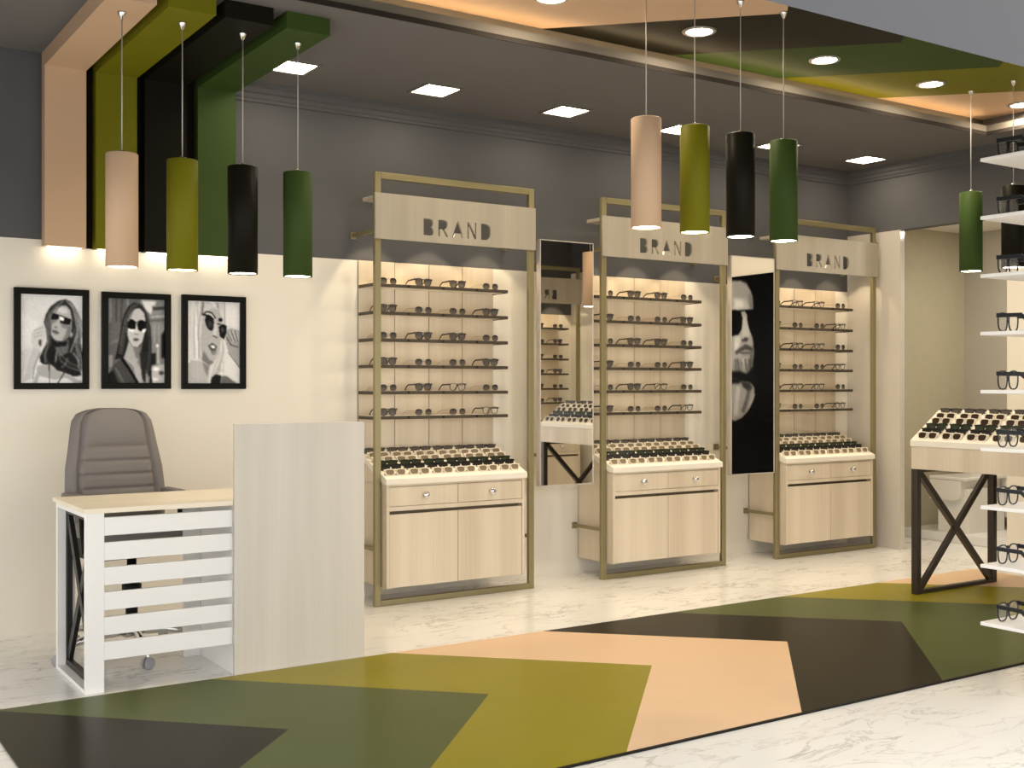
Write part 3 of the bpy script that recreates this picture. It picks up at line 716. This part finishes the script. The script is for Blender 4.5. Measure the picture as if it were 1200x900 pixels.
for a in angs:
    c, s = math.cos(a)*0.36, math.sin(a)*0.36
    b = MB(); R = Matrix.Rotation(PI/2, 3, 'Y') if abs(math.cos(a)) < 2 else None
    R = Matrix.Rotation(a+0.5, 3, 'Z') @ Matrix.Rotation(PI/2, 3, 'Y')
    for o_ in (-0.019, 0.006): b.lathe([(0, o_), (0.024, o_), (0.027, o_+0.003), (0.027, o_+0.010), (0.024, o_+0.013), (0, o_+0.013)], 'gplastic', 20, loc=(c, s, 0.0275), rot=R)
    b.tube([(c, s, 0.03), (c, s, 0.08)], 0.006, 'chrome', 8)
    b.box(c-0.006, c+0.006, s-0.006, s+0.006, 0.028, 0.05, 'chrome'); b.obj('caster', base)['label'] = 'grey twin-wheel caster'

# ------------------------------------------------------------------ printed pictures (ink grids)
class Ink:
    def __init__(s, w, h, conv, base):
        s.w, s.h, s.conv = w, h, conv; s.a = np.full((h, w), float(base))
        s.X, s.Y = np.meshgrid((np.arange(w)+.5)/w, (np.arange(h)+.5)/h)
    def mask(s, pts, soft):
        p = [s.conv(*q) for q in pts]; m = np.zeros((s.h, s.w), bool); n = len(p)
        for i in range(n):
            (x0, y0), (x1, y1) = p[i], p[(i+1) % n]
            if abs(y1-y0) < 1e-9: continue
            c = ((y0 > s.Y) != (y1 > s.Y)) & (s.X < (x1-x0)*(s.Y-y0)/(y1-y0)+x0)
            m ^= c
        m = m.astype(float)
        for _ in range(soft):
            q = np.pad(m, 1, mode='edge'); m = (q[1:-1, 1:-1]*2 + q[:-2, 1:-1] + q[2:, 1:-1] + q[1:-1, :-2] + q[1:-1, 2:])/6
        return m
    def poly(s, v, pts, soft=2, op=1.0):
        m = s.mask(pts, soft)*op; s.a = s.a*(1-m) + v*m
    def ell(s, v, cx, cy, rx, ry, soft=2, op=1.0, rot=0.0):
        s.poly(v, [(cx+rx*math.cos(t)*math.cos(rot)-ry*math.sin(t)*math.sin(rot), cy+rx*math.cos(t)*math.sin(rot)+ry*math.sin(t)*math.cos(rot)) for t in [2*PI*i/20 for i in range(20)]], soft, op)
    def line(s, v, pts, wd, soft=1, op=1.0):
        for (x0, y0), (x1, y1) in zip(pts[:-1], pts[1:]):
            d = math.hypot(x1-x0, y1-y0) or 1; nx, ny = -(y1-y0)/d*wd/2, (x1-x0)/d*wd/2
            s.poly(v, [(x0+nx, y0+ny), (x1+nx, y1+ny), (x1-nx, y1-ny), (x0-nx, y0-ny)], soft, op)
    def strands(s, pts, n, lo, hi, seed, wd=4, dx=(0, 0), amp=8, op=.55):
        """n wavy strands between the polyline pts and the same polyline moved by dx"""
        rr = random.Random(seed)
        for _ in range(n):
            q = rr.random(); ph = rr.random()*6
            s.line(rr.uniform(lo, hi), [(x+dx[0]*q+amp*math.sin(ph+i*1.3), y+dx[1]*q) for i, (x, y) in enumerate(pts)], wd*rr.uniform(.6, 1.3), 1, op)
    def grain(s, amp, seed):
        r = np.random.default_rng(seed); s.a = np.clip(s.a + r.normal(0, amp, s.a.shape), 0, 255)
    def mesh(s, name, P, k=1.22):
        """P(u, v) -> point; u right, v down, 0..1"""
        h, w = s.h, s.w
        vs = [P(i/w, j/h) for j in range(h+1) for i in range(w+1)]
        fs = [(j*(w+1)+i, j*(w+1)+i+1, (j+1)*(w+1)+i+1, (j+1)*(w+1)+i) for j in range(h) for i in range(w)]
        me = D.meshes.new(name); me.from_pydata(vs, [], fs)
        ca = me.color_attributes.new('ink', 'FLOAT_COLOR', 'POINT')
        q = np.pad(s.a, 1, mode='edge'); V = (q[:-1, :-1]+q[1:, :-1]+q[:-1, 1:]+q[1:, 1:])/4
        c = V.ravel()/255.0; L = np.where(c <= .04045, c/12.92, ((c+.055)/1.055)**2.4)*k
        out = np.stack([L, L, L, np.ones_like(L)], 1).astype(np.float32)
        ca.data.foreach_set('color', out.ravel())
        me.materials.append(M['print']); return me

def conv_rect(x0, y0, x1, y1): return lambda x, y: ((x-x0)/(x1-x0), (y-y0)/(y1-y0))
def portrait_a():
    k = Ink(96, 136, conv_rect(157, 112, 633, 802), 208)
    k.poly(222, [(157, 250), (300, 330), (230, 480), (157, 560)], 14, .6)
    k.poly(38, [(500, 143), (445, 158), (385, 205), (350, 265), (335, 330), (352, 400), (368, 480), (330, 540), (300, 600), (320, 650), (400, 665), (430, 700), (520, 730), (590, 745), (630, 690), (632, 560), (618, 480), (613, 380), (602, 280), (572, 200), (540, 160)], 2)
    k.poly(118, [(555, 210), (590, 280), (606, 380), (600, 450), (575, 500), (560, 420), (575, 340)], 3, .8)
    k.line(165, [(575, 250), (598, 330), (592, 420), (560, 500), (540, 560)], 12, 2, .7); k.line(40, [(560, 300), (580, 380), (560, 460), (530, 540)], 12, 2)
    k.poly(112, [(345, 320), (375, 245), (412, 225), (388, 300), (378, 420), (372, 470), (352, 400)], 3, .8)
    k.line(60, [(372, 300), (372, 470)], 8, 1)
    k.poly(168, [(405, 240), (440, 198), (505, 190), (538, 225), (552, 300), (545, 390), (520, 440), (470, 478), (420, 466), (386, 425), (384, 330), (388, 275)], 2)
    k.poly(195, [(430, 225), (470, 203), (510, 215), (520, 255), (440, 250)], 4); k.poly(110, [(545, 330), (545, 400), (515, 450), (470, 478), (500, 420), (520, 350)], 4)
    k.poly(18, [(392, 250), (450, 268), (446, 302), (408, 316), (388, 300)], 1); k.poly(18, [(452, 272), (545, 302), (538, 338), (505, 350), (462, 330)], 1)
    k.poly(130, [(386, 304), (440, 302), (425, 330), (392, 336)], 2); k.poly(125, [(460, 332), (528, 345), (510, 378), (470, 362)], 2)
    k.poly(238, [(457, 276), (490, 284), (486, 316), (456, 306)], 1)
    k.line(20, [(385, 256), (460, 272), (548, 304)], 6, 1)
    k.poly(110, [(420, 350), (442, 366), (425, 374), (412, 366)], 2); k.poly(100, [(397, 388), (425, 386), (457, 408), (432, 422), (402, 408)], 2); k.line(60, [(400, 398), (450, 408)], 4, 1)
    k.ell(150, 545, 420, 12, 22, 2)
    k.poly(95, [(428, 478), (525, 460), (520, 560), (470, 600), (425, 570)], 3); k.poly(25, [(388, 462), (430, 482), (520, 470), (505, 510), (430, 520), (395, 500)], 2)
    k.poly(25, [(335, 560), (400, 510), (432, 560), (424, 650), (360, 662), (305, 635)], 3); k.poly(28, [(420, 610), (530, 560), (600, 650), (625, 740), (560, 750), (480, 700), (430, 710)], 3)
    k.line(120, [(430, 560), (425, 640)], 12, 2); k.line(110, [(520, 600), (500, 650), (470, 680)], 14, 2, .7); k.line(130, [(560, 560), (600, 620), (620, 670)], 16, 2, .8)
    k.poly(160, [(285, 665), (380, 655), (440, 705), (520, 735), (632, 790), (632, 805), (250, 805), (280, 720)], 3)
    k.poly(215, [(300, 745), (420, 775), (500, 760), (560, 790), (560, 805), (280, 805)], 3, .9); k.line(60, [(375, 640), (378, 805)], 7, 1); k.line(40, [(505, 695), (440, 805)], 8, 1)
    k.poly(195, [(157, 560), (240, 525), (255, 570), (200, 690), (157, 780)], 4)
    k.poly(192, [(335, 340), (290, 368), (243, 410), (238, 470), (255, 535), (305, 560), (325, 500), (350, 450), (352, 390)], 2); k.poly(60, [(295, 468), (318, 462), (312, 522), (296, 500)], 2)
    for yy in (395, 425, 450): k.line(140, [(255, yy), (325, yy-25)], 5, 1, .8)
    k.poly(180, [(252, 530), (312, 550), (272, 660), (235, 770), (180, 790), (215, 650)], 3); k.line(110, [(305, 560), (262, 680), (250, 770)], 8, 2, .8)
    k.strands([(505, 150), (560, 210), (590, 300), (598, 400), (575, 500), (600, 600), (600, 690)], 16, 30, 190, 11, 5, (28, 20), 10)
    k.strands([(470, 155), (410, 205), (368, 280), (360, 380), (360, 480), (330, 570), (340, 640)], 12, 25, 150, 12, 5, (30, 10), 8)
    k.strands([(430, 560), (460, 640), (520, 690), (600, 720)], 8, 20, 150, 13, 5, (30, -50), 10)
    k.grain(5, 1); return k
def portrait_b():
    k = Ink(90, 136, conv_rect(106, 142, 546, 800), 120)
    k.poly(95, [(106, 142), (360, 142), (330, 330), (190, 460), (106, 500)], 6); k.poly(215, [(362, 150), (480, 150), (470, 200), (440, 260), (400, 230)], 5)
    for xx in (130, 175, 215, 260): k.line(60 if xx % 2 else 140, [(xx, 142), (xx-5, 330)], 14, 3, .8)
    k.poly(130, [(450, 190), (546, 180), (546, 420), (440, 420)], 4); k.line(60, [(455, 215), (546, 205)], 26, 3); k.line(90, [(430, 310), (546, 300)], 22, 3, .8); k.line(170, [(440, 280), (546, 270)], 12, 2)
    for xx in (470, 500, 530): k.line(165, [(xx, 340), (xx, 480)], 10, 3, .7)
    k.poly(20, [(520, 420), (546, 380), (546, 600), (520, 600)], 4); k.poly(90, [(106, 500), (220, 470), (220, 640), (106, 700)], 6)
    k.ell(215, 490, 505, 14, 14, 3); k.line(170, [(495, 520), (497, 650)], 16, 2); k.poly(25, [(430, 570), (480, 560), (480, 650), (440, 660)], 3)
    k.poly(175, [(440, 670), (546, 650), (546, 800), (440, 800)], 3); k.ell(230, 480, 690, 24, 16, 3); k.ell(60, 520, 720, 20, 16, 3); k.ell(220, 470, 770, 30, 14, 3); k.line(140, [(130, 580), (130, 680)], 26, 4)
    k.poly(28, [(310, 168), (265, 200), (235, 260), (212, 340), (200, 430), (180, 540), (160, 620), (240, 600), (300, 560), (370, 560), (360, 640), (380, 760), (430, 740), (450, 640), (440, 560), (435, 420), (420, 320), (395, 230), (350, 180)], 2)
    k.line(85, [(300, 185), (250, 270), (225, 380), (205, 500)], 14, 3, .7); k.line(75, [(370, 200), (405, 300), (420, 420)], 10, 3, .7)
    k.poly(182, [(312, 222), (350, 212), (385, 245), (396, 300), (392, 400), (372, 480), (335, 522), (300, 520), (268, 470), (252, 400), (255, 320), (278, 255)], 2)
    k.poly(160, [(268, 470), (300, 520), (340, 522), (345, 600), (320, 680), (270, 640), (230, 600), (250, 540)], 2); k.poly(110, [(300, 515), (345, 520), (372, 480), (350, 620), (320, 600)], 3)
    k.ell(12, 288, 350, 36, 48, 1); k.ell(12, 365, 350, 34, 46, 1); k.line(12, [(250, 330), (410, 322)], 14, 1); k.poly(235, [(258, 375), (320, 380), (300, 404), (268, 396)], 1); k.poly(235, [(372, 378), (404, 372), (390, 402), (368, 404)], 1); k.ell(110, 330, 330, 10, 10, 1)
    k.poly(205, [(322, 340), (332, 345), (340, 410), (318, 412)], 2, .8); k.line(110, [(312, 418), (342, 418)], 6, 2)
    k.poly(70, [(298, 455), (322, 448), (350, 456), (335, 470), (310, 470)], 2)
    k.poly(165, [(235, 600), (300, 660), (330, 800), (380, 800), (365, 690), (330, 640)], 3)
    k.poly(65, [(215, 610), (150, 660), (112, 740), (106, 800), (340, 800), (300, 720), (250, 650)], 2); k.poly(25, [(106, 730), (150, 700), (190, 800), (106, 800)], 3); k.line(15, [(212, 605), (270, 690), (335, 800)], 22, 1); k.line(110, [(165, 680), (230, 800)], 16, 3, .7)
    k.poly(35, [(350, 560), (440, 560), (440, 680), (390, 800), (370, 760)], 3); k.line(150, [(405, 700), (408, 800)], 12, 2); k.line(20, [(432, 700), (440, 800)], 18, 2)
    k.strands([(320, 172), (268, 230), (230, 330), (215, 450), (190, 570)], 16, 15, 105, 21, 4, (34, 10), 6)
    k.strands([(345, 178), (395, 250), (418, 350), (425, 470), (420, 600), (400, 720)], 16, 15, 95, 22, 4, (18, 10), 6)
    k.grain(5, 2); return k
def portrait_c():
    k = Ink(90, 140, conv_rect(106, 110, 546, 795), 196)
    k.poly(210, [(420, 115), (546, 115), (546, 340), (430, 300)], 4); k.line(120, [(418, 115), (418, 300)], 5, 1)
    k.poly(165, [(235, 150), (350, 130), (395, 240), (390, 420), (370, 540), (330, 610), (285, 640), (235, 600), (215, 480)], 2)
    k.poly(205, [(106, 110), (245, 110), (228, 220), (215, 400), (210, 600), (160, 608), (106, 590)], 2)
    for x0, x1, v in ((130, 125, 235), (165, 160, 150), (195, 185, 225), (215, 200, 120)): k.line(v, [(x0+15, 115), (x1, 360), (x1+5, 590)], 10, 3, .75)
    k.poly(190, [(245, 110), (410, 115), (400, 190), (350, 150), (290, 180), (240, 210)], 3); k.line(90, [(240, 115), (228, 230)], 10, 2); k.line(230, [(300, 115), (345, 150)], 14, 3, .8); k.line(110, [(355, 118), (365, 180)], 9, 2)
    k.line(25, [(232, 225), (265, 195), (310, 205), (342, 250)], 10, 1); k.poly(200, [(262, 205), (310, 220), (332, 250), (260, 230)], 2)
    k.ell(22, 293, 288, 36, 68, 1, 1.0, -0.25); k.ell(70, 295, 300, 18, 30, 4, .7); k.line(20, [(240, 222), (280, 230), (325, 260)], 14, 1)
    k.ell(25, 382, 262, 18, 16, 1); k.poly(20, [(366, 320), (400, 296), (432, 310), (436, 370), (410, 425), (378, 400)], 1); k.ell(80, 398, 345, 14, 24, 3, .7); k.line(20, [(355, 295), (385, 300)], 10, 1)
    k.poly(190, [(330, 280), (355, 330), (350, 390), (320, 405), (318, 380)], 3); k.line(60, [(318, 395), (355, 412)], 9, 2)
    k.poly(75, [(278, 478), (315, 455), (350, 480), (345, 530), (318, 555), (300, 520)], 2); k.poly(225, [(298, 478), (332, 478), (335, 502), (312, 500)], 1); k.poly(120, [(305, 530), (345, 515), (338, 550), (315, 556)], 2)
    k.poly(110, [(240, 520), (290, 600), (330, 615), (285, 650), (225, 600)], 4)
    k.poly(178, [(390, 420), (412, 440), (408, 690), (300, 735), (330, 650), (370, 540)], 2)
    for x0, x1, v in ((392, 330, 225), (402, 360, 130), (405, 390, 220)): k.line(v, [(x0, 440), (x0-5, 560), (x1, 715)], 8, 2, .8)
    k.poly(205, [(414, 430), (546, 660), (546, 795), (440, 760), (412, 720)], 3)
    k.poly(150, [(425, 430), (440, 340), (470, 330), (540, 350), (546, 440), (546, 660), (450, 530), (432, 470)], 2)
    for p in (((440, 360), (480, 440)), ((470, 345), (510, 450)), ((505, 350), (530, 450))): k.line(85, p, 8, 1); k.line(200, [(p[0][0]+12, p[0][1]), (p[1][0]+12, p[1][1])], 8, 2, .8)
    k.line(50, [(430, 400), (470, 470), (530, 490)], 8, 2); k.line(70, [(445, 530), (546, 665)], 6, 1)
    k.poly(170, [(106, 600), (210, 605), (290, 650), (275, 795), (106, 795)], 3); k.poly(120, [(230, 620), (290, 650), (275, 740), (255, 700)], 4); k.ell(225, 118, 610, 14, 16, 2)
    k.poly(25, [(306, 745), (345, 715), (388, 730), (386, 795), (300, 795)], 2); k.poly(95, [(388, 735), (430, 730), (520, 795), (386, 795)], 3)
    k.strands([(120, 112), (118, 260), (122, 420), (130, 590)], 18, 130, 245, 31, 5, (88, 0), 4, .5)
    k.strands([(398, 430), (396, 520), (375, 620), (330, 715)], 10, 110, 235, 32, 5, (14, 0), 4, .5)
    k.strands([(250, 118), (300, 128), (360, 150)], 8, 120, 240, 33, 5, (20, 40), 4, .5)
    k.grain(5, 3); return k

def picture(x0, x1, z0, z1, ink, label):
    y = YW-0.001; fw = 0.032
    b = MB()
    for a in ((x0, x1, z0, z0+fw), (x0, x1, z1-fw, z1), (x0, x0+fw, z0+fw, z1-fw), (x1-fw, x1, z0+fw, z1-fw)): b.box(a[0], a[1], y-0.026, y, a[2], a[3], 'pframe', 0.0015)
    b.box(x0+fw, x1-fw, y-0.006, y, z0+fw, z1-fw, 'pframe')
    o = b.obj('framed_picture'); tag(o, label, 'picture', 'black-framed portraits on the wall')
    e = fw-0.001
    me = ink.mesh('photo_print', lambda u, v: (x0+e+(x1-x0-2*e)*u, y-0.0075, z1-e-(z1-z0-2*e)*v))
    put('photo_print', me, o)['label'] = 'black and white photo print'
picture(1.104, 1.470, 1.253, 1.771, portrait_a(), 'black-framed photo of a woman in aviator sunglasses raising one hand to her hair')
picture(1.535, 1.899, 1.254, 1.767, portrait_b(), 'black-framed photo of a dark-haired woman in round sunglasses on a city street')
picture(1.960, 2.323, 1.252, 1.770, portrait_c(), 'black-framed close-up photo of a blonde woman touching her dark sunglasses')

# man poster on the right wall; laid out in metres: s = y on the wall, z up
def man_poster():
    y0, y1, z0, z1 = 3.68, 4.69, 0.30, 2.255
    ym = 5.932; s33 = 890/math.hypot(890, 1347); c33 = 1347/math.hypot(890, 1347)
    def conv(px, py):     # outline points noted as seen in the mirror, turned into points of the poster
        u = 850 + px/5.63; v = 290 + py/5.63
        f = (u-600)/1347; dx, dy, dz = s33 + c33*f, c33 - s33*f, -(v-450)/1347
        nx, ny = math.sin(MIR2), -math.cos(MIR2)
        t = (5.993*nx + ym*ny)/(dx*nx + dy*ny); qx, qy, qz = dx*t, dy*t, dz*t
        kk = 2*(dx*nx + dy*ny); ex, ey = dx-kk*nx, dy-kk*ny
        t2 = (XR-qx)/ex; y = qy + ey*t2; z = H_CAM + qz + dz*t2
        return ((y-y0)/(y1-y0), (z1-z)/(z1-z0))
    k = Ink(150, 280, conv, 3)
    k.poly(150, [(-90, 250), (-40, 225), (65, 222), (105, 220), (145, 240), (172, 282), (186, 325), (190, 385), (188, 415), (190, 480), (180, 560), (192, 625), (196, 700), (186, 785), (150, 832), (100, 820), (40, 830), (-20, 790), (-60, 700), (-95, 560), (-100, 380)], 4)
    k.poly(125, [(60, 222), (145, 235), (185, 320), (188, 400), (120, 380), (60, 330)], 8, .6)
    k.poly(175, [(60, 330), (140, 340), (170, 400), (60, 405)], 8, .8)
    k.poly(3, [(128, 412), (200, 408), (205, 560), (183, 585), (165, 540), (150, 470), (150, 440)], 1)
    k.poly(4, [(5, 418), (108, 420), (123, 470), (116, 540), (95, 575), (50, 585), (10, 550)], 1); k.poly(4, [(0, 412), (130, 414), (130, 424), (0, 432)], 1)
    k.poly(185, [(124, 460), (140, 455), (158, 520), (172, 570), (160, 595), (120, 600), (118, 540)], 4, .8)
    k.poly(55, [(112, 612), (140, 592), (162, 600), (150, 622), (118, 622)], 3); k.poly(200, [(70, 590), (110, 585), (105, 640), (70, 670)], 6, .7)
    k.poly(55, [(70, 685), (110, 660), (140, 638), (165, 650), (186, 662), (190, 684), (140, 674), (100, 692), (78, 705)], 3)
    k.poly(120, [(105, 692), (140, 677), (178, 692), (172, 712), (122, 714)], 3); k.line(40, [(105, 694), (178, 692)], 5, 1)
    k.poly(95, [(60, 760), (85, 730), (115, 752), (152, 765), (182, 735), (190, 790), (150, 832), (90, 822), (60, 812)], 6, .8)
    k.strands([(62, 735), (66, 790), (72, 835)], 34, 40, 215, 41, 5, (112, 0), 4, .5)
    k.strands([(80, 690), (110, 668), (140, 650), (186, 672)], 8, 25, 120, 42, 4, (0, 14), 3, .6)
    k.poly(70, [(186, 640), (194, 700), (184, 785), (160, 810), (168, 720)], 5, .7); k.poly(205, [(66, 600), (100, 640), (90, 670), (66, 690)], 6, .6)
    k.poly(210, [(70, 345), (120, 350), (130, 395), (70, 400)], 9, .6); k.poly(90, [(160, 290), (186, 330), (189, 410), (168, 405)], 6, .6)
    k.poly(12, [(40, 815), (100, 815), (150, 834), (190, 790), (230, 900), (60, 870)], 8)
    n = lambda x, y: (x*5.63/6, (y*5.63/6) + (420-290)*5.63)   # second crop had another scale
    nk = [n(*p) for p in [(-60, 150), (60, 140), (120, 160), (185, 170), (212, 205), (214, 250), (205, 300), (170, 360), (120, 415), (68, 437), (0, 430), (-60, 380)]]
    k.poly(140, nk, 4); k.poly(45, [n(*p) for p in [(120, 160), (180, 172), (200, 210), (170, 230), (130, 200)]], 5); k.line(60, [n(180, 200), n(160, 290), n(130, 380)], 22, 5, .7); k.line(190, [n(100, 200), n(90, 300), n(80, 400)], 26, 6, .6)
    k.line(190, [n(214, 250), n(170, 360), n(120, 415), n(68, 437)], 6, 1, .7)
    k.poly(10, [n(*p) for p in [(-60, 120), (70, 140), (130, 160), (100, 175), (-60, 190)]], 6)
    k.grain(3, 4)
    x = XR-0.002
    b = MB(); b.box(x-0.012, x+0.001, y0, y1, z0, z1, 'pframe')
    o = b.obj('wall_poster'); tag(o, 'large black poster of a bearded man in sunglasses, seen reflected in the tall mirror', 'poster')
    me = k.mesh('photo_print', lambda u, v: (x-0.0128, y0+(y1-y0)*u, z1-(z1-z0)*v)); put('photo_print', me, o)['label'] = 'black and white portrait print'
SHIFT = 0.0
man_poster()

# ------------------------------------------------------------------ wash room toilet
w = thing('toilet', 'white boxy toilet on a raised step seen under the display table', 'toilet', (8.12, 5.82, 0.0755))
b = MB(); b.prism([(-0.145, 0), (0.145, 0), (0.145, 0.36), (-0.145, 0.36)], 'x', 0.03, 0.50, 'ceramic'); b.obj('pedestal', w)
b = MB(); b.prism([(-0.105, 0.425), (-0.105, 0.32), (-0.095, 0.29), (-0.075, 0.272), (-0.045, 0.264), (0.185, 0.264), (0.185, 0.425)], 'x', -0.025, 0.5, 'ceramic'); b.obj('bowl', w)
b = MB(); b.box(-0.03, 0.52, -0.155, 0.19, 0.427, 0.452, 'ceramic', 0.006, 2); b.obj('seat_lid', w)
b = MB(); b.box(0.521, 0.70, -0.19, 0.19, 0.10, 0.80, 'ceramic', 0.012, 2); b.obj('cistern', w)

# ------------------------------------------------------------------ daylight, camera
W_ = D.worlds.new('daylight'); sc.world = W_; W_.use_nodes = True
bg = W_.node_tree.nodes['Background']; bg.inputs[0].default_value = (1.0, 0.985, 0.96, 1); bg.inputs[1].default_value = 1.55
L = D.lights.new('washroom_added_fill', 'AREA'); L.energy = 11; L.size = 0.4; L.color = (1, .93, .82)  # unseen fill light, added to brighten the wash room
q = D.objects.new('washroom_added_fill', L); COL.objects.link(q); q.location = (8.3, 5.0, 2.58)

cam = D.cameras.new('camera'); co = D.objects.new('camera', cam); COL.objects.link(co)
co.location = (0, 0, H_CAM); co.rotation_euler = (PI/2, 0, -math.atan(890/1347))
cam.sensor_width = 36; cam.lens = 36*1347/1200; cam.clip_start = 0.05
sc.camera = co
sc.view_settings.view_transform = 'Standard'; sc.view_settings.look = 'None'
sc.view_settings.exposure = 0.9; sc.view_settings.gamma = 1.0; sc.view_settings.use_curve_mapping = False
sc.cycles.use_denoising = True
sc.cycles.max_bounces = 8; sc.cycles.diffuse_bounces = 4; sc.cycles.glossy_bounces = 4; sc.cycles.transparent_max_bounces = 12
sc.cycles.sample_clamp_indirect = 6.0
